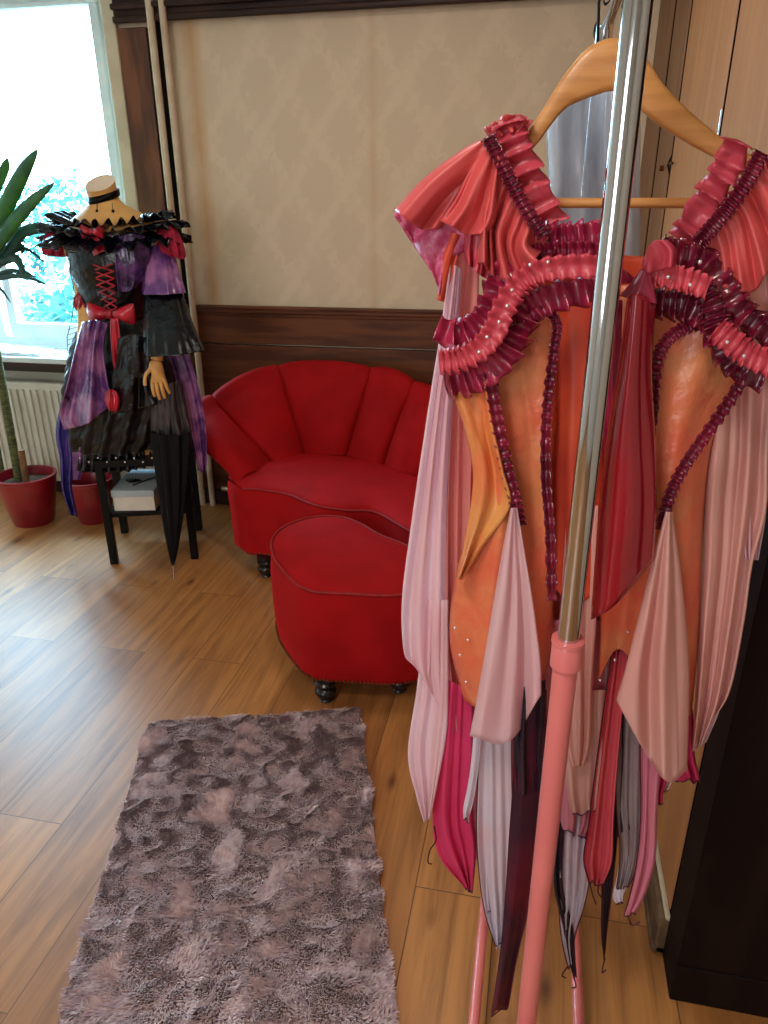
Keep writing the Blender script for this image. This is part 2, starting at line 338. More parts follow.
# pilaster, top rail, dado
struct(B().box(WR+.064,-1.795,BW-.03,BW+.01,0,2.25).build('trim_4',M['pilaster'],bevel=.004))
b=B(); b.box(WR+.064,RX,BW-.045,BW+.01,2.285,2.75); b.box(WR+.064,RX,BW-.07,BW-.03,2.31,2.335); b.box(WR+.064,RX,BW-.06,BW-.03,2.36,2.40)
b.box(WR+.064,RX,BW-.06,BW-.04,2.262,2.29)
struct(b.build('trim_5',M['trimwood'],bevel=.008))
struct(B().box(-1.795,-1.705,BW-.008,BW+.01,0,2.28).build('trim_12',M['darkwood']))
struct(B().box(-1.75,RX,BW-.03,BW+.01,.08,.875).build('trim_6',M['dado'],bevel=.004))
struct(B().box(-1.75,RX,BW-.03,BW+.01,.884,1.04).build('trim_7',M['dado'],bevel=.004))
b=B(); b.box(-1.75,RX,BW-.05,BW+.01,1.035,1.062); b.box(-1.75,RX,BW-.038,BW+.01,1.018,1.036); b.box(-1.75,RX,BW-.06,BW-.01,1.055,1.068)
struct(b.build('trim_8',M['dado'],bevel=.005))
struct(B().box(-4,RX,BW-.045,BW+.01,0,.085).build('baseboard_back',M['trimwood'],bevel=.006))
# right wall: wooden cupboard doors
def ywall(y0,y1,z0,z1,x0=RX-.005,x1=RX+.04): return B().box(x0,x1,y0,y1,z0,z1)
struct(B().box(RX-.0032,RX+.14,1.19,BW+.1,0,2.75).build('wall_right',M['gapshade']))  # dark face shows between the panels as painted seam shade
struct(ywall(3.04,BW,.12,2.7).build('trim_9',M['rtrim'],bevel=.004))
struct(ywall(2.665,3.0,.12,2.7).build('trim_10',M['rtrim'],bevel=.004))
d1=struct(ywall(1.965,2.625,.12,2.7,RX-.006).build('door_1',M['rpanel'],bevel=.004))
d2=struct(ywall(1.2,1.935,.12,2.7,RX-.006).build('door_2',M['rpanel'],bevel=.004))
b=B(); b.tube([(RX-.006,1.955,1.635),(RX-.006,1.955,1.705)],.0035,10); b.build('hinge',M['steel'],d2,True)
b=B(); b.tube([(RX+.002,2.80,1.625),(RX-.018,2.80,1.625)],.009,12); b.build('door_knob',M['nail'],d1,True)
b=B(); b.tube([(RX-.008,2.69,1.628),(RX-.013,2.64,1.631),(RX-.012,2.56,1.628)],.003,8); b.tube([(RX-.002,2.64,1.66),(RX-.014,2.64,1.63),(RX-.002,2.64,1.59)],.003,8); b.build('hook_latch',M['black'],d1,True)
b=B(); b.box(RX-.022,RX+.04,1.19,BW,0,.10); b.box(RX-.030,RX-.0,1.19,BW,0,.02); struct(b.build('baseboard_right',M['skirting'],bevel=.004))
struct(B().box(RX-.012,RX+.01,1.19,BW,.10,.112).build('trim_11',M['casing'],bevel=.003))
# dark pier facing the camera
struct(B().box(RX-.004,1.8,1.09,1.19,.105,2.75).build('wall_front_right',M['darkwood']))
struct(B().box(RX-.005,1.8,1.088,1.19,0,.100).build('baseboard_front_right',M['darkwood'],bevel=.003))
# pipes
b=B(); b.tube([(-1.750,BW-.06,0),(-1.750,BW-.06,2.75)],.017,14); b.build('heating_pipe',M['pipe'],None,True,loc=(-1.750,BW-.06,0))
tag(bpy.data.objects['heating_pipe'],'cream painted vertical pipe nearer the window','pipe')
o=B().tube([(-1.690,BW-.06,0),(-1.690,BW-.06,2.75)],.016,14).build('heating_pipe',M['pipe'],None,True,loc=(-1.690,BW-.06,0)); tag(o,'cream painted vertical pipe nearer the wallpaper','pipe')
o=B().tube([(-1.62,BW-.075,.11),(-1.45,BW-.075,.105),(RX-.05,BW-.075,.10),(RX-.05,BW-.075,.0)],.012,12).build('skirting_pipe',M['pipe'],None,True,loc=(-1.45,BW-.075,.1)); tag(o,'white horizontal pipe low on the wall behind the red sofa','pipe')
# radiator
rd=thing('radiator',(-3.0,3.42,.09),'white panel radiator below the window sill','radiator')
b=B(); b.box(-3.75,-2.46,3.39,3.45,.09,.655)
b.build('panel',M['rad'],rd,False,.012)
b=B()
x=-3.70
while x<-2.50: b.box(x,x+.018,3.378,3.392,.13,.615); x+=.041
b.build('fin',M['rad'],rd,False,.004)['kind']='stuff'
b=B(); b.tube([(-2.46,3.42,.15),(-2.40,3.42,.15),(-2.40,3.42,.0)],.010,10); b.build('valve_pipe',M['rad'],rd,True)
# ------------------------------------------------------------------ OUTSIDE
g=struct(B().box(-30,12,4.2,40,-3.2,-3.0).build('floor_outside',mat('lawn',L(40,64,50),.9,col2=L(30,50,44),ns=3)))
treem=mat('pale_leaves',L(24,84,84),.8,col2=L(44,110,104),ns=1.2,transl=.3); barkm=mat('bark',L(90,84,78),.9,col2=L(70,64,60),ns=5)
def tree(c,rx,h,label,nl=2600):
    t=thing('leafy_tree',(c[0],c[1],-3),label,'tree','trees outside the window')
    B().tube([(c[0],c[1],-3),(c[0]+.1,c[1],-.6),(c[0],c[1],h-.8)],[.16,.11,.04],10).build('trunk',barkm,t,True)
    P=[];Fc=[]
    cl=[(random.gauss(0,rx*.45),random.gauss(0,rx*.4),random.uniform(-2.6,h)) for _ in range(26)]
    for i in range(nl):
        q=random.choice(cl); r=.5
        p=Vector((c[0]+q[0]+random.gauss(0,r*.55),c[1]+q[1]+random.gauss(0,r*.5),q[2]+random.gauss(0,r*.5)))
        a=Vector((random.gauss(0,1),random.gauss(0,1),random.gauss(0,1))).normalized()*.10; d=a.cross(Vector((random.gauss(0,1),random.gauss(0,1),1))).normalized()*.06
        k=len(P); P+=[p-a,p+d,p+a,p-d]; Fc.append((k,k+1,k+2,k+3))
    mk('foliage',P,Fc,treem,t,False)
tree((-9.6,10.2),1.7,1.3,'pale bushy tree outside, left side of the window')
tree((-5.6,8.8),1.5,1.2,'pale bushy tree outside, behind the mannequin')
tree((-6.6,15.5),1.8,2.6,'taller airy tree outside, at the right of the window',1500)
tree((-12.5,17.5),2.4,1.9,'distant pale tree outside, behind the houseplant leaves')
# ------------------------------------------------------------------ RUG
rc=[Vector(fl(*p,.0)) for p in ((150,727),(360,712),(407,1032),(66,1032))]
rc=[Vector(fl(150,727)),Vector(fl(361,713)),None,None]
ex=(rc[1]-rc[0]); ey=Vector((ex.y,-ex.x,0)).normalized(); ey=-ey if ey.y>0 else ey; exn=ex.normalized(); W_=ex.length; LN=1.12
O_=rc[0]
rugm=mat('mauve_shag',L(226,202,202),.9,col2=L(190,160,168),ns=60,lo=.38,hi=.66,sheen=.2)
rug=thing('shag_rug',tuple(O_+ex/2+ey*LN/2),'mauve grey long pile shag rug on the wooden floor','rug')
q=[O_,O_+ex,O_+ex+ey*LN,O_+ey*LN]
V=[(p.x,p.y,.001) for p in q]+[(p.x,p.y,.012) for p in q]
mk('backing',V,[(3,2,1,0),(4,5,6,7),(0,1,5,4),(1,2,6,5),(2,3,7,6),(3,0,4,7)],rugm,rug,False)
NB=125000
u=np.random.rand(NB); v=np.random.rand(NB)
def nfield(u,v,seed):
    rs=np.random.RandomState(seed); s=0
    for k in range(1,15):
        a=rs.rand()*6.28; fr=4+k*1.7; s=s+np.sin(fr*(u*math.cos(a)+v*1.7*math.sin(a))+rs.rand()*6.28)/(1+.12*k)
    return s/2.2
uu,v2=u*2.1,v*2.1
ang=-1.2+nfield(uu,v2,3)*1.1+nfield(u*3,v*3,8)*.5; lean=.55+.14*np.sin(nfield(u*2.6,v*2.6,5)*3)
bx=O_.x+ex.x*u+ey.x*LN*v; by=O_.y+ex.y*u+ey.y*LN*v
ln=.019+.008*np.random.rand(NB)+.004*nfield(u*2.4,v*2.4,11)
ang=ang+np.random.randn(NB)*.35
hx=np.cos(ang)*ln*lean; hy=np.sin(ang)*ln*lean; hz=ln*np.sqrt(np.clip(1-lean**2,.1,1))
wd=.0013+.0007*np.random.rand(NB); wx=-np.sin(ang)*wd; wy=np.cos(ang)*wd; z0=.011
verts=np.empty((NB,5,3))
verts[:,0]=np.stack([bx-wx,by-wy,np.full(NB,z0)],1); verts[:,1]=np.stack([bx+wx,by+wy,np.full(NB,z0)],1)
verts[:,2]=np.stack([bx+wx+hx*.45,by+wy+hy*.45,z0+hz*.75],1); verts[:,3]=np.stack([bx-wx+hx*.45,by-wy+hy*.45,z0+hz*.75],1)
verts[:,4]=np.stack([bx+hx,by+hy,z0+hz],1)
vv=verts.reshape(-1,3)-np.array(ORG[rug.name])
me=bpy.data.meshes.new('pile'); me.vertices.add(len(vv)); me.vertices.foreach_set('co',vv.ravel())
base=np.arange(NB)*5; loops=np.stack([base,base+1,base+2,base+3,base+3,base+2,base+4],1).ravel()
me.loops.add(len(loops)); me.loops.foreach_set('vertex_index',loops.astype(np.int32)); me.polygons.add(NB*2)
ls=np.stack([np.arange(NB)*7,np.arange(NB)*7+4],1).ravel(); me.polygons.foreach_set('loop_start',ls.astype(np.int32))
me.materials.append(rugm); me.update(calc_edges=True); me.validate()
pl=bpy.data.objects.new('pile',me); COL.objects.link(pl); pl.parent=rug; pl['kind']='stuff'
# ------------------------------------------------------------------ SOFA
sofa=thing('channel_back_sofa',(-.7,2.95,0),'red velvet loveseat with a fan of padded back channels against the wall','sofa')
SZ=.42
bnd=[ # (bottom xyz, top xyz) of each seam, left to right
 (aY(236,476,2.76),aY(189,428,2.85)),
 (aY(276,461,3.02),aY(214,393,3.08)),
 (aY(305,450,3.17),aY(279,363,3.27)),
 (aY(347,448,3.17),aY(370,365,3.27)),
 (aY(383,464,3.08),aY(411,379,3.20)),
 (aY(415,482,2.94),aY(452,402,3.06))]
bnd+= [((-.27,2.72,.43),(-.13,2.84,.70)),((-.24,2.50,.43),(-.06,2.55,.60))]
Bt=[np.array(a)-np.array((0,0,.035)) for a,_ in bnd]; Tp=[np.array(b_)-np.array((0,0,.040)) for _,b_ in bnd]
ctr=np.array((-.78,2.55,0))
for i in range(len(bnd)-1):
    V=[];nu=22
    prof=[]
    for j in range(nu):
        t=j/(nu-1); a=(i+t)/(len(bnd)-1)
        bo=cr(Bt,a); tp=cr(Tp,a); out=(bo-ctr); out[2]=0; out/=np.linalg.norm(out)
        s=math.sin(PI*t)**.55 if 0<t<1 else 0
        lift=.018*s
        if i==0: lift=.03*s
        up=np.array((0,0,1.)); dirv=tp-bo; Ln=np.linalg.norm(dirv); dirv/=Ln
        nrm=np.cross(np.cross(dirv,-out),dirv); nrm/=np.linalg.norm(nrm)   # towards the seat
        if nrm.dot(-out)<0: nrm=-nrm
        col=[]
        for k in range(15):
            h=k/14; puff=.008+.066*s*math.sin(PI*min(1,h*.62+.38))**.8+ .012*math.sin(PI*h)
            col.append(bo+dirv*Ln*h*.93+nrm*puff*(1 if h<.9 else .8)+np.array((0,0,lift*h)))
        T1=tp+np.array((0,0,lift)); r=.035
        for k in range(1,7):
            q=PI*k/6; col.append(T1+out*(.0+r*(1-math.cos(q)))*1.0+np.array((0,0,r*.55*math.sin(q)))-dirv*.0)
        T2=T1+out*2*r
        bo2=bo+out*.02
        for k in range(1,9):
            h=k/8; g=(1-h)**1.7; hz=T2[2]*(1-h)+.40*h
            col.append(np.array((bo2[0]+(T2-bo2)[0]*g,bo2[1]+(T2-bo2)[1]*g,hz)))
        col.append(np.array((bo2[0],bo2[1],.25))); col.append(np.array((bo2[0],bo2[1],.10)))
        prof.append(col)
    nvp=len(prof[0]); V=[p for c in prof for p in c]
    F_=[]
    for j in range(nu-1):
        for k in range(nvp-1): F_.append((j*nvp+k,(j+1)*nvp+k,(j+1)*nvp+k+1,j*nvp+k+1))
    # close both ends
    for e in (0,nu-1):
        idx=[e*nvp+k for k in range(nvp)]; F_.append(tuple(idx if e==0 else idx[::-1]))
    ch=mk('back_channel',V,F_,M['velvet'],sofa)
    tag(ch,['outermost padded channel forming the left arm','second padded channel from the left','centre channel of the back','padded channel right of the centre','channel partly behind the pink dress','right channel behind the dress','right arm channel behind the dress'][i])
# seat
fr=[fl(*p,.41)[:2] for p in [(243,489),(262,490),(290,495),(315,505),(345,510),(375,512),(408,530)]]+[(-.33,2.35),(-.22,2.36),(-.17,2.46)]
rear=[tuple(b_[:2]) for b_ in Bt[::-1]]
rear=[(x+(x-ctr[0])*.10,y+(y-ctr[1])*.10) for x,y in rear]
NF=60
FR=[cr(fr,i/(NF-1)) for i in range(NF)]; RE=[cr(rear[::-1],i/(NF-1)) for i in range(NF)]
V=[];rows=16
for k in range(rows):
    h=k/(rows-1)
    for i in range(NF):
        a=FR[i]*(1-h)+RE[i]*h; t=i/(NF-1)
        z=.405+.035*math.sin(PI*min(1,h*1.15))**.6*(math.sin(PI*t)**.4 if 0<t<1 else 0)+.02*h
        V.append((a[0],a[1],z))
Fs=grid(NF,rows); o=mk('seat_cushion',V,Fs,M['velvet'],sofa); solid(o,.01)
cen=np.array((-.75,2.8))
V=[]
zz=[.41,.40,.36,.25,.12,.10]; bul=[0,.006,.010,.004,0,-.004]
loop=FR+RE[::-1]
for z,bu in zip(zz,bul):
    for p in loop:
        d=p-cen; d=d/np.linalg.norm(d); V.append((p[0]+d[0]*bu,p[1]+d[1]*bu,z))
n=len(loop); Fb=grid(n,len(zz),True)+[tuple(range(n)),tuple(range((len(zz)-1)*n,len(zz)*n))[::-1]]
mk('seat_base',V,Fb,M['velvet'],sofa)
B().tube([(p[0]-(cen-p)[0]*.012,p[1]-(cen-p)[1]*.018,.411) for p in FR],.0045,8).build('piping',M['piping'],sofa,True)
legp=[(.0,0),(.020,0),(.024,.006),(.020,.012),(.026,.020),(.036,.034),(.034,.046),(.024,.054),(.032,.062),(.036,.074),(.028,.082),(.036,.088),(.036,.104)]
for x,y in ((-1.105,2.70),(-.30,2.43),(-1.15,3.1),(-.35,3.0)):
    B().lathe([(max(r*1.0,.001),z) for r,z in legp],(x,y,0),20).build('turned_leg',M['blackleg'],sofa,True)
def nails(path,z,parent,step=.014):
    P=[np.array(p) for p in path]; b=B(); acc=0; k=0
    for a,c in zip(P[:-1],P[1:]):
        L_=np.linalg.norm(c-a); s=(-acc)%step
        while s<L_:
            q=a+(c-a)*s/L_; d=q-parent_c; d=d/np.linalg.norm(d); bb_=sphere((q[0]+d[0]*.003,q[1]+d[1]*.003,z),.0042,5); b.add(bb_.v,bb_.f); s+=step; k+=1
        acc=(acc+L_)%step
    b.build('nailhead_trim',M['nail'],parent,True)['kind']='stuff'
parent_c=cen; nails(FR[:35],.108,sofa)
# ------------------------------------------------------------------ OTTOMAN
ot=thing('footstool',(-.6,2.12,0),'red velvet kidney shaped footstool in front of the red sofa','footstool')
op=[(-.640,1.872),(-.600,1.862),(-.50,1.872),(-.38,1.885),(-.29,1.93),(-.265,2.02),(-.30,2.12),(-.385,2.235),(-.50,2.31),(-.60,2.40),(-.69,2.445),(-.79,2.42),(-.86,2.32),(-.868,2.20),(-.815,2.07),(-.735,1.96),(-.675,1.895)]
NP=120; OP=[cr(op+[op[0]],i/NP) for i in range(NP)]; oc=np.array((-.58,2.13))
V=[]; lay=[(.10,-.004),(.105,.0),(.2,.008),(.33,.010),(.40,.004),(.425,-.004)]
for z,e in lay:
    for p in OP: d=(p-oc)/np.linalg.norm(p-oc); V.append((p[0]+d[0]*e,p[1]+d[1]*e,z))
mk('base',V,grid(NP,len(lay),True)+[tuple(range(NP))[::-1]],M['velvet'],ot)
V=[];nr=12
for k in range(nr):
    s=1-k/(nr-1)
    for p in OP:
        d=(p-oc); V.append((oc[0]+d[0]*s,oc[1]+d[1]*s,.424+.030*(1-s**3)))
mk('cushion_top',V,grid(NP,nr,True),M['velvet'],ot)
B().tube([(oc[0]+(p-oc)[0]*1.0,oc[1]+(p-oc)[1]*1.0,.426) for p in OP+[OP[0]]],.0048,8).build('piping',M['piping'],ot,True)
parent_c=oc; nails([np.array(p) for p in OP]+[OP[0]],.108,ot,.013)
for x,y in ((-.600,1.900),(-.37,2.0),(-.78,2.32),(-.55,2.25)):
    B().lathe([(max(r,.001),z) for r,z in legp],(x,y,0),20).build('turned_leg',M['blackleg'],ot,True)
# ------------------------------------------------------------------ POTS AND PLANT
def pot(name,c,rt_,rb,h,label):
    t=thing(name,c,label,'plant pot')
    B().lathe([(rb*.96,0),(rb,.008),(rb+(rt_-rb)*.45,h*.4),(rt_*.99,h*.85),(rt_,h*.93),(rt_*1.03,h*.94),(rt_*1.04,h),(rt_*.94,h+.001),(rt_*.91,h*.93),(rb*.9,.02)],c,40,True,True).build('pot_wall',M['pot'],t,True)
    return t
p1=(-2.52,3.05,0)
pt=pot('planter',(p1[0],p1[1],0),.145,.10,.26,'glossy dark red pot holding the palm like houseplant')
p2=(-2.215,3.13,0)
pot('planter',p2,.125,.082,.235,'empty glossy dark red pot next to the black stool')
plant=thing('dragon_tree',(p1[0],p1[1],.0),'tall houseplant with long arching green leaves at the window','houseplant')
B().lathe([(.001,.222),(.06,.226),(.12,.218),(.128,.21)],(p1[0],p1[1],0),24,False,False).build('soil',M['soil'],plant,True)
def trunk(p0,p1_,r,m,nm='trunk'):
    pts=[Vector(p0).lerp(Vector(p1_),i/24) for i in range(25)]
    B().tube(pts,[r*(1+.06*(i%2)) for i in range(25)],12).build(nm,m,plant,True)
tb1=aY(24,505,3.05); tt1=aY(-18,270,3.05)
trunk((tb1[0],tb1[1],.20),tt1,.020,M['trunk'])
tb2=aY(8,505,3.08); trunk((tb2[0],tb2[1],.20),aY(-25,330,3.1),.017,M['trunk'])
s1=aY(30,500,3.02); s2=aY(21,450,3.02); trunk((s1[0],s1[1],.21),s2,.016,M['stub'],'cut_stem')
def leaf(pts,w,Y,dY,m=M['leaf']):
    P=[aY(x,y,Y+dY*(i/(len(pts)-1))) for i,(x,y) in enumerate(pts)]; nn=26; V=[]
    for i in range(nn):
        t=i/(nn-1); p=Vector(cr(P,t)); d=Vector(cr(P,min(1,t+.02)))-Vector(cr(P,max(0,t-.02))); d.normalize()
        side=d.cross(Vector((.1,-1,.15))).normalized(); up_=side.cross(d); ww=w*(math.sin(PI*min(1,(.16+.84*t)))**.7)*.5+.0004
        for s,hh in ((-1,.28),(-.5,.05),(0,0),(.5,.05),(1,.28)): V.append(p+side*s*ww+up_*hh*ww*-1)
    o=mk('leaf',V,grid(5,nn),m,plant); solid(o,.0012)
dl=mat('dark_leaf',L(34,78,60),.4,col2=L(24,58,50),ns=8,transl=.15)
LY=2.85
for pts,w,dY,mm in [
 ([(-22,262),(0,215),(22,172),(38,149)],.075,-.10,0),([(-20,275),(0,238),(28,205),(55,182)],.062,-.15,0),
 ([(-25,240),(-8,195),(4,168),(8,158)],.05,0,0),([(-20,280),(5,255),(22,232),(50,228),(68,233)],.05,-.05,1),
 ([(-20,275),(0,262),(14,258),(22,270),(24,279)],.04,-.05,1),([(-20,290),(0,278),(25,277),(52,287)],.022,-.1,1),
 ([(-20,285),(5,272),(22,272),(38,278)],.02,-.05,1),([(-15,250),(5,240),(18,238),(26,244)],.025,.1,1),
 ([(-18,300),(0,255),(10,250),(22,247),(21,255)],.04,.05,1),([(-20,285),(-5,285),(3,292),(11,303)],.014,0,1),
 ([(-20,270),(2,232),(24,228),(50,235)],.016,.1,1),([(-18,275),(4,248),(28,250),(46,264)],.016,.15,1),
 ([(-18,262),(-30,215),(-50,180),(-60,170)],.06,0,0),([(-18,265),(-45,240),(-70,245),(-90,270)],.05,.05,0),
 ([(-18,275),(-40,280),(-60,300),(-70,330)],.045,.1,1),([(-18,262),(-8,205),(-14,160),(-20,130)],.05,.1,0)]:
    leaf(pts,w,LY+.12,dY,dl if mm else M['leaf'])
# folded cloth lying on the sill
cl=aY(10,345,3.4)
V=[];nu,nv=24,14
for j in range(nv):
    for i in range(nu):
        x=-2.95+ (2.95-2.50)*i/(nu-1); y=3.36+.13*j/(nv-1)
        V.append((x-.04*(1-j/nv),y,WB+.012+.03*(1-i/(nu-1))**.7*(.4+.6*j/(nv-1))+.003*math.sin(i*1.3+j)))
o=mk('folded_cloth',V+[(v_[0],v_[1],WB+.001) for v_ in V],grid(nu,nv)+[tuple(k+nu*nv for k in f_[::-1]) for f_ in grid(nu,nv)]+[(i,i+1,i+1+nu*nv,i+nu*nv) for i in range(nu-1)]+[((nv-1)*nu+i+1,(nv-1)*nu+i,(nv-1)*nu+i+nu*nv,(nv-1)*nu+i+1+nu*nv) for i in range(nu-1)]+[((j+1)*nu+nu-1,j*nu+nu-1,j*nu+nu-1+nu*nv,(j+1)*nu+nu-1+nu*nv) for j in range(nv-1)],M['frame'],None,loc=(-2.7,3.42,WB))
o.data.flip_normals(); tag(o,'white folded cloth lying on the window sill','cloth')
# ------------------------------------------------------------------ STOOL + BOX
st=thing('side_table',(-1.74,2.89,0),'square black side table with a lower shelf under the mannequin','table')
legs=[(-1.837,2.683),(-1.496,2.805),(-1.976,3.012),(-1.62,3.115)]
top=.50
scx=sum(p[0] for p in legs)/4; scy=sum(p[1] for p in legs)/4
for x,y in legs: B().box(x-.017,x+.017,y-.017,y+.017,0,top-.03,math.radians(20)).build('leg',M['black'],st,False,.003)
def quadslab(z0,z1,k,nm,m):
    q=[legs[0],legs[1],legs[3],legs[2]]; q=[(scx+(x-scx)*k,scy+(y-scy)*k) for x,y in q]
    mk(nm,[(x,y,z0) for x,y in q]+[(x,y,z1) for x,y in q],[(3,2,1,0),(4,5,6,7),(0,1,5,4),(1,2,6,5),(2,3,7,6),(3,0,4,7)],m,st,False)
quadslab(top-.03,top,1.1,'table_top',M['black']); quadslab(.225,.245,.97,'shelf',M['black'])
bx_=thing('cardboard_box',(-1.74,2.86,.246),'pale lidded box with a black motif on the shelf of the black table','box')
def obox(z0,z1,e,nm,m,par):
    c=(-1.765,2.88); a=math.radians(14); b=B().box(c[0]-.092-e,c[0]+.092+e,c[1]-.145-e,c[1]+.145+e,z0,z1,a,c); return b.build(nm,m,par,False,.003)
obox(.246,.325,0,'box_body',M['box'],bx_); obox(.315,.345,.004,'lid',M['boxlid'],bx_)
b=B(); 
for k in range(7):
    a=-.9+k*.3; b.tube([(-1.79,2.83,.3465),(-1.79+.05*math.sin(a),2.83+.05*math.cos(a),.3465)],.0035,5)
b.tube([(-1.76,2.80,.3465),(-1.70,2.95,.3465)],.004,6)
b.build('printed_motif',M['black'],bx_,True)
# ------------------------------------------------------------------ MANNEQUIN
YC=2.86
RT=[(104,183,13.5,.9),(104,190,13.5,.9),(105,199,13.5,.9),(107,206,17,.85),(110,212,28,.6),(112,220,41,.55),(113,235,43,.6),(113,262,37,.7),(114,290,30,.72),(116,318,25,.75),(120,345,36,.7),(125,380,42,.7),(126,415,38,.7),(126,449,34,.7)]
def ringinfo(R,y):
    ys=[r[1] for r in R]; y=min(max(y,ys[0]),ys[-1])
    for a,b_ in zip(R[:-1],R[1:]):
        if y<=b_[1]:
            t=(y-a[1])/(b_[1]-a[1]+1e-9); t2=t*t*(3-2*t); return [a[k]+(b_[k]-a[k])*t2 for k in range(4)]
    return list(R[-1])
def ringloft(name,R,m,parent,nu=56,nv=50,n=0,amp=0,e=0,capt=False,capb=False,amp0=0,ph=0,jit=0):
    V=[]
    y0,y1=R[0][1],R[-1][1]
    for j in range(nv):
        v=j/(nv-1); y=y0+(y1-y0)*v; cx,_,hw,k=ringinfo(R,y); L0=aY(cx-hw,y,YC); R0=aY(cx+hw,y,YC); C=aY(cx,y,YC); rx=(R0[0]-L0[0])/2+e; ry=rx*k
        for i in range(nu):
            q=2*PI*i/nu; a=(amp0+(amp-amp0)*v)*(math.sin(n*q+ph+.8*math.sin(2*q+3*v))+.4*math.sin(2.3*n*q+5*v+ph)); jj=jit*math.sin(9*q+14*v+ph)*math.sin(13*v*3+4*q)
            V.append((C[0]+(rx+a+jj)*math.cos(q),C[1]+(ry+a+jj)*math.sin(q),C[2]))
    f=grid(nu,nv,True)
    if capt: f.append(tuple(range(nu)))
    if capb: f.append(tuple((nv-1)*nu+k for k in range(nu))[::-1])
    return mk(name,V,f,m,parent)
def front(R,off):
    def f(x,y):
        cx,_,hw,k=ringinfo(R,y); rx=aY(cx+hw,y,YC)[0]-aY(cx,y,YC)[0]; s=min(.97,abs(x-cx)/hw)
        return YC-rx*k*math.sqrt(1-s*s)-off
    return f
man=thing('mannequin',(-1.75,YC,.50),'headless tan mannequin wearing the black and purple costume by the window','mannequin')
body=ringloft('body',RT,M['skin'],man,capt=True,capb=True)
zt=aY(104,183,YC)[2]-ORG[man.name].z
for v_ in body.data.vertices:
    k=max(0,1-(zt-v_.co.z)/.09)
    if k>0: v_.co.z+=v_.co.y*.62*k*k; v_.co.y-=.018*k; v_.co.x-=.006*k
body.data.set_sharp_from_angle(angle=math.radians(50))
def limb(name,pts,m,par,n=16): 
    P=[p[:3] for p in pts]; R_=[p[3] for p in pts]; k=len(pts)*8; PP=[cr(P,i/k) for i in range(k+1)]; RR_=[float(cr([[r] for r in R_],i/k)[0]) for i in range(k+1)]
    return B().tube(PP,RR_,n).build(name,m,par,True)
def A(x,y,Y,r): return aY(x,y,Y)+(r,)
limb('left_arm',[A(72,232,2.86,.048),A(78,262,2.84,.044),A(84,290,2.82,.038),A(86,318,2.78,.034),A(84,345,2.72,.028),A(86,362,2.68,.022)],M['skin'],man)
limb('right_arm',[A(154,232,2.86,.048),A(160,265,2.84,.043),A(164,300,2.78,.038),A(161,330,2.68,.032),A(158,352,2.60,.024),A(157,360,2.59,.024)],M['skin'],man)
# right hand with five fingers pointing down
def hand(name,wr,mirror=1):
    sk=[];ed=[];rad=[]
    def P(dx,dy,dz): return (wr[0]+dx*mirror,wr[1]+dy,wr[2]+dz)
    def addv(p,r,par=None):
        sk.append(p); rad.append(r)
        if par is not None: ed.append((par,len(sk)-1))
        return len(sk)-1
    w0=addv(P(0,0,.01),.024); w1=addv(P(0,-.004,-.03),.026,w0); w2=addv(P(.002,-.006,-.06),.028,w1)
    fing=[(-.026,-.030,[(-.003,.0,-.030),(-.002,.006,-.022),(0,.008,-.018)],.0095),(-.009,-.034,[(0,-.003,-.034),(0,.006,-.025),(0,.008,-.02)],.0098),(.009,-.033,[(.003,-.002,-.031),(.001,.006,-.024),(0,.008,-.018)],.0095),(.026,-.026,[(.004,0,-.024),(.003,.006,-.018),(.001,.008,-.014)],.0085)]
    for fx,fz,seg,r in fing:
        p=[wr[0]+fx*mirror,wr[1]-.006,wr[2]-.06+fz*.5]; par=addv(tuple(p),r*1.15,w2)
        for k,s in enumerate(seg): p=[p[0]+s[0]*mirror,p[1]+s[1],p[2]+s[2]]; par=addv(tuple(p),r*(1-.12*k),par)
    p=[wr[0]-.026*mirror,wr[1]-.01,wr[2]-.03]; par=addv(tuple(p),.012,w1)
    for s in ((-.020,-.008,-.022),(-.006,-.002,-.026),(-.001,0,-.018)): p=[p[0]+s[0]*mirror,p[1]+s[1],p[2]+s[2]]; par=addv(tuple(p),.0095,par)
    me=bpy.data.meshes.new(name); org=ORG[man.name]; me.from_pydata([tuple(Vector(q)-org) for q in sk],ed,[]); me.materials.append(M['skin'])
    o=bpy.data.objects.new(name,me); COL.objects.link(o); o.parent=man
    s=o.modifiers.new('skin','SKIN'); s.use_smooth_shade=True
    for i,r in enumerate(rad): me.skin_vertices[0].data[i].radius=(r,r*.8)
    me.skin_vertices[0].data[0].use_root=True
    ss=o.modifiers.new('sub','SUBSURF'); ss.levels=2; ss.render_levels=2
hand('right_hand',aY(157,361,2.585))
hand('left_hand',aY(88,364,2.68),-1)
V=[];nu=48
for dz,dr in ((-.013,.0035),(-.013,.0015),(.013,.0015),(.013,.0035)):
    c=aY(105,196,YC)
    for k in range(nu):
        q=2*PI*k/nu; V.append((c[0]-.002+(.0600+dr)*math.cos(q),c[1]-.006+(.0560+dr)*math.sin(q),c[2]+dz+.010*math.cos(q)+.016*math.sin(q)))
mk('choker',V,grid(nu,4,True)+[(3*nu+k,3*nu+(k+1)%nu,(k+1)%nu,k) for k in range(nu)],M['black'],man)
for x0,y0,x1,y1 in ((97,203,97,211),(112,203,113,211)):
    a=aY(x0,y0,YC-.07); c=aY(x1,y1,YC-.075); b=B().tube([a,c],.0012,5); s=sphere(c,.006,6); b.add(s.v,s.f); b.build('jet_pendant',M['black'],man,True)
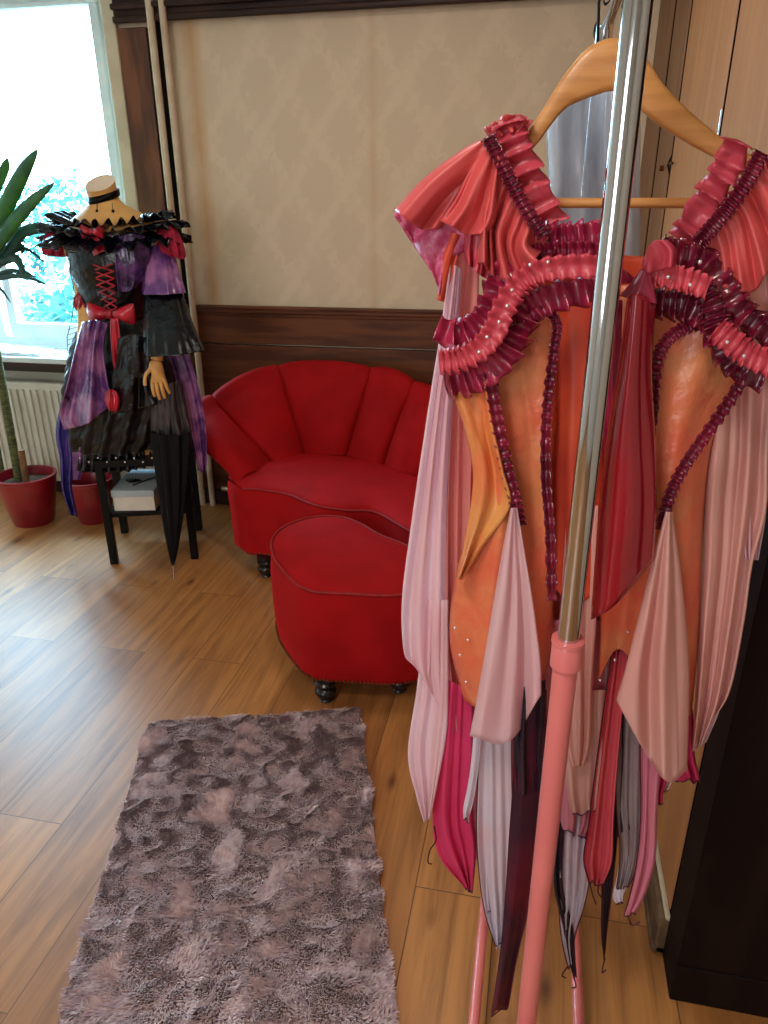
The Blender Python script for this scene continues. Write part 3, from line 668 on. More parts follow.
# ------------------------------------------------------------------ GOTHIC DRESS (on the mannequin)
gd=thing('gothic_dress',(-1.75,YC,.50),'black vinyl and purple off shoulder costume dress on the mannequin','dress')
RB=[(112,231,43,.62),(113,262,41,.72),(113,290,32,.74),(116,320,26,.78)]
ringloft('corset',RB,M['pvc'],gd,nu=72,nv=40,e=.008,jit=.002)
RSK=[(116,318,27,.78),(120,335,40,.75),(124,360,50,.75),(124,395,54,.78),(120,425,50,.8),(116,442,46,.8)]
ringloft('skirt',RSK,M['blackcloth'],gd,nu=150,nv=60,n=17,amp=.014,amp0=.003,e=.004,jit=.006)
# gathered hem frill
V=[];nu=260;nv=10; 
for j in range(nv):
    v=j/(nv-1)
    for i in range(nu):
        q=2*PI*i/nu; C=aY(116,441+19*v,YC); rx=.205+.004*v; ry=rx*.82; a=(.004+.014*v)*math.sin(34*q)+.006*v*math.sin(13*q)
        V.append((C[0]+(rx+a)*math.cos(q),C[1]+(ry+a)*math.sin(q),C[2]+.004*math.sin(34*q+1)*v))
solid(mk('hem_frill',V,grid(nu,nv,True),M['pvc'],gd))
# off shoulder ruffle collar, three tiers
for k,(r0,r1,z0,z1,nf) in enumerate(((.160,.250,.016,.040,30),(.18,.30,.006,.004,27),(.20,.315,-.012,-.055,24))):
    V=[];nu=420;nv=9;C=aY(113,228,YC)
    for j in range(nv):
        v=j/(nv-1)
        for i in range(nu):
            q=2*PI*i/nu; drop=-.020*max(0,-math.sin(q))+.012*abs(math.cos(q)); r=r0+(r1-r0)*v; q2=q+.05*math.sin(11*q+k)+.03*math.sin(19*q); a=(.004+.016*v)*math.sin(nf*q2+k)+.007*v*math.sin(nf*1.6*q)
            bv=.5 if math.sin(q)<0 else .5
            V.append((C[0]+(r+a)*math.cos(q),C[1]+(r*.62+a)*math.sin(q),C[2]+drop+z0+(z1-z0)*v+(.002+.013*v)*math.cos(nf*q+k+.6)))
    solid(mk('collar_ruffle',V,grid(nu,nv,True),M['pvc'],gd))
# tulle puffs
def puff(c,rx,ry,rz,m,nm,n=9):
    V=[];nu,nv=60,30
    for j in range(nv):
        th=PI*(j+.2)/(nv-.6)
        for i in range(nu):
            q=2*PI*i/nu; w=1+.12*math.sin(n*q+2*th)+.06*math.sin(17*q+5*th)
            V.append((c[0]+rx*math.sin(th)*math.cos(q)*w,c[1]+ry*math.sin(th)*math.sin(q)*w,c[2]+rz*math.cos(th)*(1+.08*math.sin(9*q))))
    mk(nm,V,grid(nu,nv,True),m,gd)
puff(aY(85,303,2.80),.042,.04,.050,M['redsatin'],'sleeve_cuff')
fb=front(RB,.018)
patch('bust_panel',[[(118,236),(132,233),(150,238)],[(115,252),(132,252),(151,258)],[(116,272),(130,276),(148,272)],[(118,290),(126,292),(136,288)]],0,M['dpurple'],gd,n=2.5,amp=.006,Yf=fb,wig=4,nu=40,nv=40)
patch('bust_panel',[[(70,238),(84,238),(95,240)],[(70,255),(84,256),(97,258)],[(77,275),(88,280),(98,278)],[(84,292),(92,296),(100,296)]],0,M['dpurple'],gd,n=2,amp=.005,Yf=fb,wig=3)
# lacing
b=B(); ff=front(RB,.022)
for k in range(7):
    y=264+k*7.2; t=k/6; xl=91+16*t; xr=113+4*t
    for (xa,ya,xb,yb) in ((xl,y,xr,y+7),(xr,y,xl,y+7)):
        b.tube([aY(xa+(xb-xa)*s,ya+(yb-ya)*s,ff(xa+(xb-xa)*s,ya+(yb-ya)*s)) for s in (0,.33,.66,1)],.0032,6)
b.build('lacing',M['redsatin'],gd,True)
def bow(par,c,w,h,m,d=.03,tilt=0,nm='bow'):
    V=[];F_=[]
    for sgn in (-1,1):
        nu,nv=24,18; k0=len(V)
        for j in range(nv):
            t=j/(nv-1); x=sgn*w/2*t; hh=h/2*(.16+.84*t**.8)*(1-.12*max(0,t-.85)/.15); dp=d*(.25+math.sin(PI*t**.9)*.9)
            for i in range(nu):
                q=2*PI*i/nu; wr=1+.10*math.sin(5*q)*t
                px=x; pz=hh*math.sin(q)*wr+.1*h*t*tilt*sgn; py=-dp*math.cos(q)*.8-.004
                V.append((c[0]+px,c[1]+py,c[2]+pz))
        F_+= [tuple(a+k0 for a in f) for f in grid(nu,nv,True)]+[tuple(k0+(nv-1)*nu+i for i in range(nu))]
    o=mk(nm,V,F_,m,par)
    s=sphere((c[0],c[1]-d*.5,c[2]),h*.16,10,1.3); kn=s.build('bow_knot',m,o,True)
    return o
fw=front(RB,.03)
bow(gd,aY(93,232,fw(93,236)-.01),.095,.055,M['redsatin'])
patch('bow_tail',[[(88,237),(97,237)],[(90,246),(104,244)],[(94,256),(106,250)]],0,M['redsatin'],gd,n=1,amp=.004,Yf=fw,nu=14,nv=14)
cb_=aY(112,314,2.70); bow(gd,(cb_[0],2.70,cb_[2]),.205,.088,M['redsatin'],.035)
patch('bow_tail',[[(110,318),(118,318)],[(111,345),(121,343)],[(113,365),(122,366)],[(118,377),(124,378)]],2.665,M['redsatin'],gd,n=1,amp=.006,nu=16,nv=26)
# right sleeve: plum upper, black bell lower
def tubecloth(nm,rows,m,n=7,amp=.01,Ys=2.8,ky=.8,ph=0):
    V=[];nu,nv=90,34
    for j in range(nv):
        v=j/(nv-1); xl,yl,xr,yr,Yo=cr(rows,v)
        a=np.array(aY(xl,yl,Yo)); b2=np.array(aY(xr,yr,Yo)); c=(a+b2)/2; r=np.linalg.norm(b2-a)/2
        for i in range(nu):
            q=2*PI*i/nu; w=amp*(.3+.7*v)*(math.sin(n*q+ph+2*v)+.4*math.sin(2.6*n*q)); d=(b2-a)/2
            V.append((c[0]+d[0]*math.cos(q)*(1+w/r),c[1]+r*ky*math.sin(q)*(1+w/r),c[2]+d[2]*math.cos(q)))
    return solid(mk(nm,V,grid(nu,nv,True),m,gd))
tubecloth('tulle_puff',[(52,226,64,226,YC-.01),(46,238,68,238,YC-.02),(45,249,66,252,YC-.02),(46,254,64,257,YC-.02)],M['tulle'],8,.010)
tubecloth('tulle_puff',[(158,226,174,226,YC-.02),(158,238,180,240,YC-.03),(162,248,183,254,YC-.03),(166,252,182,259,YC-.03)],M['tulle'],8,.010)
tubecloth('upper_sleeve',[(147,238,168,238,2.86),(147,258,174,258,2.83),(145,280,180,280,2.79),(144,293,184,293,2.77)],M['purple'],6,.006)
tubecloth('bell_sleeve',[(147,288,180,290,2.79),(146,310,186,310,2.73),(146,335,194,333,2.65),(146,354,202,351,2.615)],M['pvc'],6,.009,ky=.7)
# overskirt drapes
patch('purple_drape',[[(82,322),(96,320),(108,324)],[(76,345),(92,345),(104,348)],[(68,380),(88,384),(108,382)],[(60,412),(84,422),(112,402)],[(64,430),(84,424),(104,410)]],2.66,M['purple'],gd,n=2.4,amp=.026,bulge=.03,nu=70,nv=60,wig=3)
patch('purple_drape',[[(166,352),(188,352)],[(174,372),(197,380)],[(182,410),(205,420)],[(190,440),(207,455)],[(198,470),(206,474)]],2.74,M['purple'],gd,n=2,amp=.016,bulge=.02)
patch('purple_drape',[[(70,418),(84,420)],[(66,440),(84,446)],[(68,465),(83,467)],[(70,480),(80,480)]],2.70,M['purple'],gd,n=2,amp=.010)
patch('blue_tail',[[(80,335),(88,340)],[(68,380),(78,385)],[(56,428),(74,425)],[(60,460),(74,458)],[(62,490),(72,485)],[(70,515),(78,517)]],2.71,M['blue'],gd,n=1.6,amp=.012,bulge=.01)
patch('black_swag',[[(118,338),(135,334),(150,340)],[(116,365),(135,362),(150,366)],[(112,390),(135,385),(152,380)],[(110,415),(135,410),(158,404)]],2.64,M['pvc'],gd,n=2,amp=.014,wig=4,bulge=.02)
patch('grey_swag',[[(152,392),(168,384),(180,380)],[(150,415),(168,415),(186,410)],[(152,445),(172,440),(192,436)],[(160,462),(175,465),(188,456)]],2.655,M['greysatin'],gd,n=3,amp=.012,bulge=.015)
puff(aY(113,401,2.62),.028,.03,.045,M['redsatin'],'red_rosette',5)
b=B(); b.tube([aY(x,y,2.72) for x,y in ((70,258),(71,275),(75,295),(72,318),(67,338),(68,352),(74,358))],.0016,6)
for y in (330,335,340,345): b.tube([aY(67.5,y,2.72),aY(77,y-3,2.72)],.001,5)
b.build('dangling_cord',M['black'],gd,True)
B_=B()
for k in range(9):
    p=aY(80+k*9,458+((k%2)*4),2.68); s=sphere(p,.0045,6); s.build('bead',M['gem'],gd,True)
# umbrella
um=thing('umbrella',aY(174,580,2.6),'closed black umbrella leaning point down against the dressed mannequin','umbrella')
tip=np.array(aY(173,566,2.60)); topc=np.array(aY(171,432,2.64)); V=[];nu,nv=72,36
for j in range(nv):
    v=j/(nv-1); c=tip+(topc-tip)*v; r=.004+.088*v**.75*(1-.12*v)
    for i in range(nu):
        q=2*PI*i/nu; w=1+.16*math.sin(8*q+3*v)*min(1,v*2); V.append((c[0]+r*w*math.cos(q),c[1]+r*.6*w*math.sin(q),c[2]))
mk('canopy',V,grid(nu,nv,True),M['umb'],um)
fe=np.array(fl(174,580)); B().tube([tip+(topc-tip)*.02,tip*.5+fe*.5,fe+np.array((0,0,.002))],[.004,.0028,.0028],8).build('ferrule',M['steel'],um,True)
B().tube([tip,topc+(topc-tip)*.12],.005,8).build('shaft',M['black'],um,True)
# ------------------------------------------------------------------ GARMENT RACK
RX0=.0645; RY=.80
rk=thing('garment_rack',(.07,1.1,0),'garment rack with chrome uprights in pink enamelled tubes','clothes rack')
jz=aY(568,640,RY)[2]
for y,nm in ((RY,'near'),(1.36,'far')):
    B().tube([(RX0,y,jz-.05),(RX0,y,1.765)],.0135,32).build('chrome_upright',M['chrome'],rk,True)
    B().tube([(RX0,y,.10),(RX0,y,jz-.004)],.0155,32).build('pink_tube',M['pinkpaint'],rk,True)
    c=B().lathe([(.0158,0),(.0195,.001),(.0195,.030),(.018,.034),(.0205,.035),(.0205,.040),(.0145,.041)],(RX0,y,jz-.038),32).build('collar_clamp',M['pinkpaint'],rk,True)
    B().tube([(RX0-.10,y,.085),(RX0+.115,y,.085)],.0135,20).build('foot_bar',M['pinkpaint'],rk,True)
    for sx in (-.095,.11):
        w_=B().tube([(RX0+sx-.01,y,.028),(RX0+sx+.01,y,.028)],.027,24); w_.build('caster',M['black'],rk,True)
        B().tube([(RX0+sx,y,.05),(RX0+sx,y,.075)],.006,10).build('caster_stem',M['steel'],rk,True)
B().tube([(RX0-.086,RY,.105),(RX0-.086,1.36,.105)],.0105,20).build('base_rail',M['pinkpaint'],rk,True)
B().tube([(RX0+.104,RY,.105),(RX0+.104,1.36,.105)],.0105,20).build('base_rail',M['pinkpaint'],rk,True)
B().tube([(RX0,.76,1.765),(RX0,1.40,1.765)],.0125,28).build('top_rail',M['chrome'],rk,True)
B().tube([(RX0,1.395,1.765),(RX0,1.425,1.765)],.0150,24).build('end_cap',M['black'],rk,True)
# plastic garment cover on the rail
cv=thing('garment_cover',(RX0,1.24,1.2),'clear bluish plastic garment cover hanging behind the pink dress','garment cover')
b=B(); hk=[(RX0-.012,1.24,1.70)]+[(RX0+.017*math.cos(a),1.24,1.766+.017*math.sin(a)) for a in [PI*1.0-k*PI*1.15/10 for k in range(11)]]
b.tube([(RX0-.012,1.24,1.66)]+hk,.002,8); b.build('wire_hook',M['black'],cv,True)
patch('plastic_film',[[(572,66),(592,60),(612,62),(632,72)],[(548,110),(580,108),(610,108),(640,118)],[(548,180),(580,180),(610,180),(640,184)],[(545,260),(580,260),(610,260),(640,262)],[(545,430),(575,430),(605,430),(630,430)]],1.22,M['bag'],cv,n=2,amp=.016,amp0=.6,thick=.0006)
patch('plastic_film',[[(574,66),(592,60),(612,62),(630,72)],[(550,110),(580,108),(610,108),(638,118)],[(550,180),(580,180),(610,180),(638,184)],[(547,260),(580,260),(610,260),(638,262)],[(547,430),(575,430),(605,430),(628,430)]],1.27,M['bag'],cv,n=2.6,amp=.014,amp0=.6,thick=.0006,ph=2)
# ------------------------------------------------------------------ HANGER
HY=.95
hg=thing('coat_hanger',aY(612,60,HY),'contoured wooden coat hanger holding the pink fairy dress','hanger')
top_=[(440,188),(485,163),(528,130),(562,78),(585,50),(600,41),(612,38),(628,40),(645,56),(663,84),(690,112),(725,140),(760,160)]
bot_=[(448,198),(494,178),(530,152),(562,112),(584,100),(598,95),(608,92),(620,93),(640,110),(662,128),(692,146),(718,160),(752,182)]
V=[];nn=60;sec=10
for i in range(nn):
    t=i/(nn-1); a=np.array(aY(*cr(top_,t),HY)); b2=np.array(aY(*cr(bot_,t),HY)); c=(a+b2)/2; h=(a-b2)/2
    for k in range(sec):
        q=2*PI*k/sec; ca=math.copysign(abs(math.cos(q))**.6,math.cos(q)); sa=math.copysign(abs(math.sin(q))**.6,math.sin(q))
        p=c+h*sa; V.append((p[0],HY+.0075*ca,p[2]))
mk('hanger_arms',V,grid(sec,nn,True)+[tuple(range(sec)),tuple((nn-1)*sec+k for k in range(sec))[::-1]],M['hanger'],hg)
pL=aY(478,203,HY); pR=aY(748,203,HY)
B().tube([pL,pR],.0056,16).build('trouser_bar',M['hanger'],hg,True)
c=aY(612,40,HY); hk=[(c[0],HY,c[2]-.005),(c[0]+.002,HY,c[2]+.02),(c[0]+.012,HY,1.735)]
hk=[(c[0],HY,c[2]-.005),(RX0+.010,HY,c[2]+.012),(RX0+.022,HY,1.745)]+[(RX0+.020*math.cos(a),HY,1.765+.020*math.sin(a)) for a in [-.3+k*(PI+.5)/12 for k in range(13)]]
B().tube([cr(hk,i/60) for i in range(61)],.0020,8).build('hook',M['steel'],hg,True)
# ------------------------------------------------------------------ PINK FAIRY DRESS
fd=thing('fairy_dress',aY(600,640,HY),'orange and pink ruffled fairy dress with handkerchief hem hanging on the rack','dress')
D=HY
def px(*a): return a
# back layers
patch('back_lining',[[(505,262),(560,255),(620,255),(700,262)],[(480,340),(560,330),(640,330),(720,340)],[(474,450),(550,450),(630,450),(706,450)],[(470,560),(545,560),(630,560),(698,560)],[(468,640),(545,650),(620,650),(690,640)]],D+.045,M['lining'],fd,n=3,amp=.008,thick=.001)
patch('back_veil',[[(462,560),(540,560),(620,560),(690,560)],[(458,680),(540,680),(620,680),(688,680)],[(470,770),(530,800),(610,790),(680,770)]],D+.035,M['salmon'],fd,n=7,amp=.014,nu=90,hem=3)
# side chiffon falls
patch('side_veil',[[(455,228),(480,240)],[(446,300),(478,300)],[(440,400),(474,400)],[(440,520),(470,520)],[(442,640),(468,640)],[(452,730),(474,738)]],D+.02,M['salmon'],fd,n=2.5,amp=.010)
patch('side_veil',[[(450,262),(462,270)],[(441,330),(458,330)],[(428,410),(452,410)],[(412,520),(448,520)],[(402,600),(448,610)],[(404,652),(447,670)],[(414,664),(449,722)]],D-.008,M['chiffon'],fd,n=1.9,amp=.013,nu=60,nv=60,amp0=.5)
patch('side_veil',[[(424,600),(448,600)],[(418,680),(448,700)],[(408,752),(446,735)],[(416,795),(438,780)],[(424,822),(430,818)]],D-.002,M['chiffon'],fd,n=2,amp=.012)
o,V,a_,b2=patch('side_veil',[[(708,262),(740,262),(775,268)],[(712,340),(740,345),(776,350)],[(709,430),(740,440),(768,445)],[(704,500),(735,505),(766,510)],[(703,560),(730,565),(752,566)],[(700,620),(722,630),(744,622)],[(696,690),(712,700),(730,690)],[(692,748),(700,745),(712,720)]],D-.005,M['chiffon2'],fd,n=3.4,amp=.010,nu=90,nv=70,amp0=.7,ret=True)
patch('side_veil',[[(740,300),(768,300)],[(745,420),(768,420)],[(742,505),(766,508)],[(745,560),(758,560)]],D+.01,M['chiffon'],fd,n=2,amp=.01)
patch('side_veil',[[(700,640),(728,640)],[(697,700),(722,700)],[(692,752),(706,742)]],D+.008,M['chiffon'],fd,n=2,amp=.01)
# bodice
bl=patch('bodice_panel',[[(452,388),(482,352),(518,325),(556,300)],[(464,425),(495,415),(525,410),(556,400)],[(473,470),(500,470),(525,470),(552,470)],[(470,520),(498,520),(525,520),(553,520)],[(455,580),(490,580),(522,580),(553,580)],[(450,640),(482,650),(520,655),(552,640)],[(464,700),(486,712),(518,712),(540,690)]],D-.01,M['orange'],fd,n=1.7,amp=.009,amp0=.8,bulge=.035,wig=2,nu=60,nv=70)
patch('bodice_panel',[[(600,290),(645,285),(700,310),(745,350)],[(602,370),(640,370),(685,380),(732,395)],[(604,450),(640,450),(675,450),(711,450)],[(602,520),(640,520),(670,520),(703,522)],[(600,590),(630,590),(665,600),(700,600)],[(600,640),(625,645),(662,680),(697,655)],[(598,680),(622,650),(664,720),(691,715)]],D-.01,M['orange'],fd,n=1.8,amp=.009,amp0=.8,bulge=.035,wig=2,nu=60,nv=70,ph=1.3)
patch('centre_panel',[[(548,292),(575,282),(606,284)],[(551,380),(578,378),(606,380)],[(549,470),(575,470),(604,470)],[(553,560),(575,560),(602,560)],[(556,590),(575,605),(598,590)]],D-.005,M['lining'],fd,n=1.2,amp=.006,bulge=.012)
gp=patch('gold_gore',[[(450,388),(478,382),(486,380)],[(464,425),(482,425),(493,425)],[(473,470),(490,470),(503,470)],[(471,505),(488,506),(510,507)],[(464,545),(472,546),(482,548)],[(457,578),(459,579),(462,580)]],D-.058,M['gold'],fd,n=1.3,amp=.007,amp0=.8,bulge=.006,wig=2)
# trims
def ru(name,path,w,m,n,off,depth=.006,**k): return ruffle(name,path,w,D,m,fd,n=n,depth=depth,off=off,**k)
ru('ruched_trim',[(489,372),(497,420),(506,465),(515,500),(520,525)],13,M['dwine'],16,-.064)
ru('ruched_trim',[(748,372),(720,415),(692,455),(672,490),(661,530)],12,M['dwine'],18,-.064)
ru('ruched_trim',[(505,325),(530,314),(548,312),(557,325),(554,350),(549,390),(546,430),(546,480),(550,530),(552,600)],10,M['dwine'],30,-.064)
ru('ruched_trim',[(712,322),(690,326),(672,336),(660,352),(654,380),(652,410),(648,440)],13,M['dwine'],17,-.064)
# godets
for cs_,mm,ph in (([[(511,508),(517,508)],[(503,548),(524,550)],[(494,600),(533,605)],[(483,665),(540,660)],[(470,736),(508,742),(541,695)]],'chiffon',0),([[(666,512),(672,512)],[(654,555),(679,560)],[(640,610),(685,615)],[(625,670),(689,680)],[(616,700),(645,752),(668,782),(687,770)]],'chiffon2',2)):
    patch('chiffon_godet',cs_,D-.068,M[mm],fd,n=2,amp=.013,amp0=.12,nu=70,nv=50,ph=ph,bulge=.012)
patch('chiffon_tail',[[(566,520),(598,505)],[(562,600),(597,600)],[(566,680),(592,680)],[(567,740),(590,740)],[(572,768),(584,766)]],D-.02,M['chiffon2'],fd,n=2,amp=.008)
for x,y in ((514,510),(669,514),(468,640),(460,655),(466,682),(455,628),(628,632),(615,660),(600,680),(499,322),(487,337),(479,352),(512,290),(530,265),(548,262),(507,306),(668,277),(690,285),(727,342),(744,356),(700,262)):
    s=sphere(aY(x,y,D-.096 if y<500 else (D-.074 if y<520 else D-.05)),.0022,6); s.build('rhinestone',M['gem'],fd,True)
# bust ruffles, left
ru('bust_ruffle',[(436,328),(452,334),(470,330),(486,316),(494,298),(500,280),(512,266)],28,M['wine'],8,-.045,.012,jag=.4)
ru('bust_ruffle',[(444,386),(466,381),(486,372),(504,355),(516,335),(526,315),(542,302),(568,294),(604,288)],30,M['wine'],12,-.068,.012,jag=.4)
ru('beaded_band',[(439,362),(458,360),(478,350),(494,332),(504,308),(518,285),(538,272),(566,267),(604,266)],24,M['rosetrim'],20,-.086,.005,flat=.06)
ru('neckline_ruffle',[(543,236),(562,238),(582,236),(606,235)],30,M['wine'],6,-.030,.010)
ru('neckline_ruffle',[(530,254),(555,250),(580,250),(606,250)],18,M['wine'],9,-.040,.007)
# right
ru('bust_ruffle',[(646,302),(668,304),(690,308),(712,322),(722,346),(738,366),(764,378)],30,M['dwine'],10,-.068,.012,jag=.4)
ru('bust_ruffle',[(660,250),(680,254),(704,262),(726,290),(744,315),(776,338)],30,M['dwine'],10,-.055,.012,jag=.4)
ru('beaded_band',[(648,272),(668,276),(690,281),(708,288)],24,M['rosetrim'],8,-.086,.005,flat=.06)
ru('beaded_band',[(716,328),(732,342),(748,354),(770,364)],26,M['rosetrim'],8,-.086,.005,flat=.06)
puff_=[(708,300),(716,318)]
ru('gathered_knot',[(703,288),(711,303),(718,325)],26,M['dwine'],5,-.078,.010)
# sleeves: flounces fanned from the strap seam
patch('sleeve_underlayer',[[(472,150),(485,190),(500,240)],[(430,180),(455,205),(478,245)],[(396,212),(425,250),(452,262)],[(397,214),(433,275),(440,298)]],D-.01,M['glitter'],fd,n=2,amp=.010)
patch('sleeve_flounce',[[(485,138),(488,142),(493,148)],[(462,150),(470,165),(480,178)],[(425,178),(440,195),(458,205)],[(394,211),(415,226),(438,229)]],D-.030,M['coral'],fd,n=1.2,amp=.014,bulge=.018,hem=1)
patch('sleeve_flounce',[[(489,140),(496,150),(500,162)],[(470,170),(485,182),(498,192)],[(455,200),(475,212),(495,220)],[(440,220),(462,232),(486,236)]],D-.045,M['coral'],fd,n=2,amp=.012,bulge=.012,hem=1)
patch('sleeve_flounce',[[(498,158),(510,182),(525,210),(545,234)],[(490,185),(502,205),(518,225),(545,238)],[(482,215),(494,232),(512,248),(544,244)],[(478,262),(498,278),(524,281),(548,236)]],D-.050,M['coral'],fd,n=4.5,amp=.012,nu=80,hem=2)
patch('sleeve_flounce',[[(465,232),(485,236),(500,240)],[(464,250),(482,260),(498,268)],[(466,262),(480,275),(494,283)]],D-.035,M['pinksatin'],fd,n=4,amp=.008)
patch('red_underfold',[[(452,232),(462,236)],[(442,262),(456,262)],[(437,300),(444,302)]],D-.018,M['lining'],fd,n=1,amp=.004,nu=16)
ru('strap_ruffle',[(506,118),(514,140),(526,168),(538,195),(552,222)],30,M['pinksatin'],6,-.020,.014,jag=.45)
ru('strap_band',[(487,136),(500,160),(514,188),(528,212),(544,236)],14,M['dwine'],18,-.060,.006)
ru('strap_cap',[(488,136),(500,128),(515,122),(528,128)],16,M['coral'],4,-.012,.010)
patch('sleeve_flounce',[[(760,160),(744,186),(724,212),(704,238)],[(778,182),(756,206),(736,226),(708,250)],[(792,210),(770,236),(744,262),(712,272)],[(800,236),(778,258),(750,292),(709,284)]],D-.048,M['coral'],fd,n=4,amp=.013,nu=80,hem=2,ph=1)
patch('sleeve_flounce',[[(765,155),(775,165),(790,180)],[(768,200),(785,215),(810,225)],[(772,262),(800,258),(830,240)]],D-.02,M['pinksatin'],fd,n=3,amp=.012)
ru('strap_ruffle',[(738,138),(728,165),(712,192),(694,222),(682,240)],30,M['pinksatin'],6,-.020,.014,jag=.45)
ru('strap_band',[(762,152),(748,180),(728,208),(708,232),(698,244)],16,M['dwine'],18,-.060,.006)
# bow and ribbon
patch('bow_loop',[[(642,262),(652,242),(668,240)],[(643,268),(660,254),(676,250)],[(643,274),(660,270),(676,266)]],D-.098,M['pinksatin'],fd,n=1.5,amp=.008,bulge=.0,nu=24,nv=20)
patch('bow_loop',[[(598,262),(622,268)],[(600,272),(632,276)],[(606,282),(640,284)]],D-.092,M['wine'],fd,n=1,amp=.006,nu=20,nv=16)
patch('bow_tail',[[(642,268),(650,276)],[(630,284),(654,290)],[(619,296),(657,304)]],D-.102,M['wine'],fd,n=1,amp=.004,nu=20,nv=18)
o,V,a_,b2=patch('ribbon_tail',[[(628,296),(640,294),(656,302)],[(618,370),(634,370),(652,370)],[(607,440),(630,440),(655,440)],[(599,510),(628,510),(656,505)],[(591,620),(615,605),(653,560)]],D-.098,M['ribbon'],fd,n=.8,amp=.012,bulge=.010,amp0=.6,nu=40,nv=50,ret=True)
patch('ribbon_tail',[[(606,300),(630,300)],[(604,380),(626,380)],[(604,460),(622,460)],[(602,540),(618,530)]],D-.05,M['wine'],fd,n=1,amp=.008)
# handkerchief hem
def scarf(cs_,mm,dy,n=2,amp=.010,ph=0,sides='b',**k):
    k.setdefault('wob',3); k.setdefault('hem',1.5); n=n*1.3
    o,V,a_,b2=patch('hem_scarf',cs_,D+dy,M[mm],fd,n=n,amp=amp,ph=ph,nu=34,nv=50,ret=True,**k); edging(V,a_,b2,o,sides=sides)
scarf([[(446,680),(474,690)],[(438,760),(474,760)],[(434,820),(474,815)],[(440,858),(475,845)],[(462,888),(469,893)]],'hot',.0,2,.010,sides='br')
scarf([[(474,700),(512,705)],[(478,770),(512,775)],[(476,830),(513,835)],[(478,880),(511,885)],[(484,915),(509,912)],[(497,948),(502,946)]],'ice',-.030,2,.010,1,sides='lr')
scarf([[(474,725),(482,725)],[(468,790),(474,802)],[(463,818),(468,822)]],'ice',-.045,1,.004,sides='b')
scarf([[(486,820),(500,820)],[(484,870),(503,875)],[(490,915),(508,905)]],'ice',-.015,1.5,.008,2,sides='b')
scarf([[(512,690),(546,690)],[(514,760),(545,765)],[(508,840),(540,850)],[(504,900),(528,905)],[(500,960),(518,955)],[(494,1015),(511,1008)]],'winechif',-.050,1,.010,2,sides='lr')
scarf([[(514,690),(545,680)],[(515,740),(545,735)],[(514,800),(538,790)]],'darkchif',-.053,2,.010,sides='r')
scarf([[(542,620),(605,620)],[(545,700),(604,700)],[(552,770),(603,770)],[(560,820),(600,815)],[(566,830),(592,840)]],'mauve',.005,3,.012,1,sides='b')
scarf([[(600,640),(632,625)],[(598,720),(625,710)],[(592,780),(615,780)],[(588,820),(606,825)]],'ice',.018,2,.010,3,sides='b')
scarf([[(557,780),(597,780)],[(556,860),(592,860)],[(560,905),(586,905)],[(563,940),(576,938)],[(566,968),(572,966)]],'ice',.014,3,.010,2,sides='lbr')
scarf([[(556,800),(566,800)],[(554,880),(562,880)],[(566,930),(575,930)],[(572,975),(576,978)]],'darkchif',.008,1,.006,sides='lr')
scarf([[(612,650),(628,650)],[(597,760),(618,760)],[(588,820),(612,825)],[(582,858),(610,862)],[(590,882),(604,886)]],'coralchif',-.012,2,.009,1,sides='lbr')
scarf([[(616,690),(628,690)],[(608,790),(620,790)],[(602,860),(614,860)],[(603,910),(611,908)],[(605,945),(607,962)]],'darkchif',.002,1.5,.008,2,sides='lr')
scarf([[(618,720),(634,720)],[(617,790),(632,790)],[(614,835),(630,830)]],'darkchif',.008,1.5,.006,sides='b')
scarf([[(618,700),(650,700)],[(616,800),(646,800)],[(618,850),(640,850)],[(618,890),(632,885)]],'greychif',.0,2,.010,1,sides='lbr')
scarf([[(640,745),(662,755)],[(640,810),(656,815)],[(636,860),(654,860)],[(630,900),(646,895)],[(627,916),(638,914)]],'mauve',-.014,1.5,.009,2,sides='lb')
scarf([[(672,700),(692,710)],[(668,745),(695,750)],[(668,780),(697,782)]],'hot',.012,2,.008,sides='br')
scarf([[(652,770),(672,750)],[(654,795),(668,780)],[(656,806),(662,803)]],'hot',.006,1,.006,sides='b')
scarf([[(620,855),(630,855)],[(615,890),(628,885)],[(616,905),(622,902)]],'ice',.006,1,.004,sides='b')
scarf([[(520,700),(604,700)],[(530,780),(602,780)],[(545,840),(596,840)],[(556,880),(584,884)]],'ice',.03,2.4,.012,4,sides='b')
scarf([[(632,700),(686,700)],[(640,745),(680,750)],[(648,790),(668,792)]],'chiffon2',.02,1.6,.010,1,sides='b')
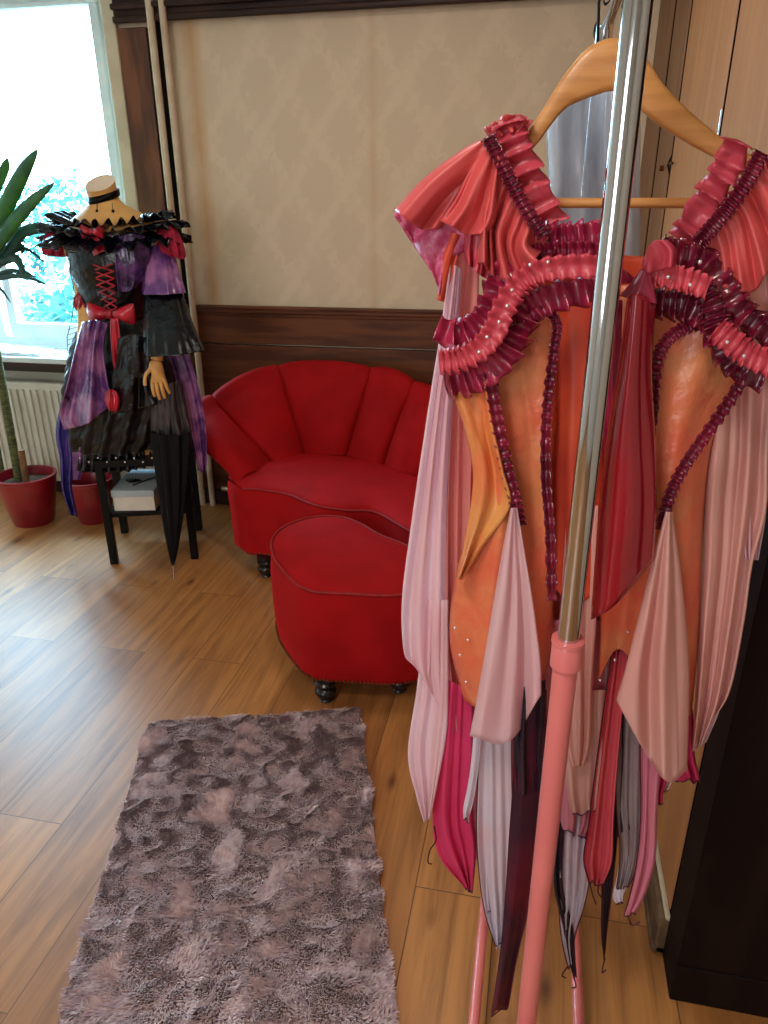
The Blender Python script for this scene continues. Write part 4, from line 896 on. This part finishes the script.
scarf([[(452,690),(520,700)],[(456,770),(514,780)],[(470,840),(504,850)],[(478,875),(496,880)]],'mauve',.03,2,.012,3,sides='b')
scarf([[(560,690),(606,690)],[(562,760),(604,760)],[(574,815),(602,812)]],'chiffon2',-.004,1.5,.008,2,sides='b')
for pts in ([(434,826),(436,840),(430,850),(428,862),(432,864)],[(590,884),(593,896),(596,904)],[(600,880),(598,892),(604,900)],[(628,916),(632,925),(640,922)],[(573,975),(576,986),(572,988)],[(605,958),(602,972),(606,970)],[(568,966),(562,975),(566,978)]):
    B().tube([cr([aY(x,y,D-.01) for x,y in pts],i/16) for i in range(17)],.0013,6).build('thread_end',M['edge'],fd,True)
# ------------------------------------------------------------------ LIGHT
w_=bpy.data.worlds.new('sky'); sc.world=w_; w_.use_nodes=True; bg=w_.node_tree.nodes['Background']; bg.inputs[0].default_value=(.50,.78,1,1); bg.inputs[1].default_value=34.0
def area(name,loc,size,sizey,power,col,rot,portal=False,spread=None):
    l=bpy.data.lights.new(name,'AREA'); l.shape='RECTANGLE'; l.size=size; l.size_y=sizey; l.energy=power; l.color=col
    o=bpy.data.objects.new(name,l); COL.objects.link(o); o.location=loc; o.rotation_euler=rot
    if portal: l.cycles.is_portal=True
    if spread: l.spread=spread
    return o
area('window_portal',((WL+WR)/2,BW+.31,(WB+WT)/2),WR-WL,WT-WB,0,(1,1,1),(-PI/2,0,0),True)
area('added_ceiling_fill',(-.6,-.2,2.70),.5,.5,22,(1,.88,.76),(0,0,0))  # unseen warm fill, added overhead to light the dress and room
area('added_ceiling_fill',(-.6,1.9,2.70),.3,.3,9,(1,.88,.76),(0,0,0))  # second unseen warm fill, added further into the room
area('added_rear_fill',(-1.6,-2.95,1.6),1.6,1.4,44,(.92,.95,1),(PI/2,0,0))  # cool fill added behind the camera; the rear wall has no window
sc.view_settings.view_transform='Standard'; sc.view_settings.look='None'; sc.view_settings.exposure=.12; sc.view_settings.gamma=1; sc.view_settings.use_curve_mapping=False
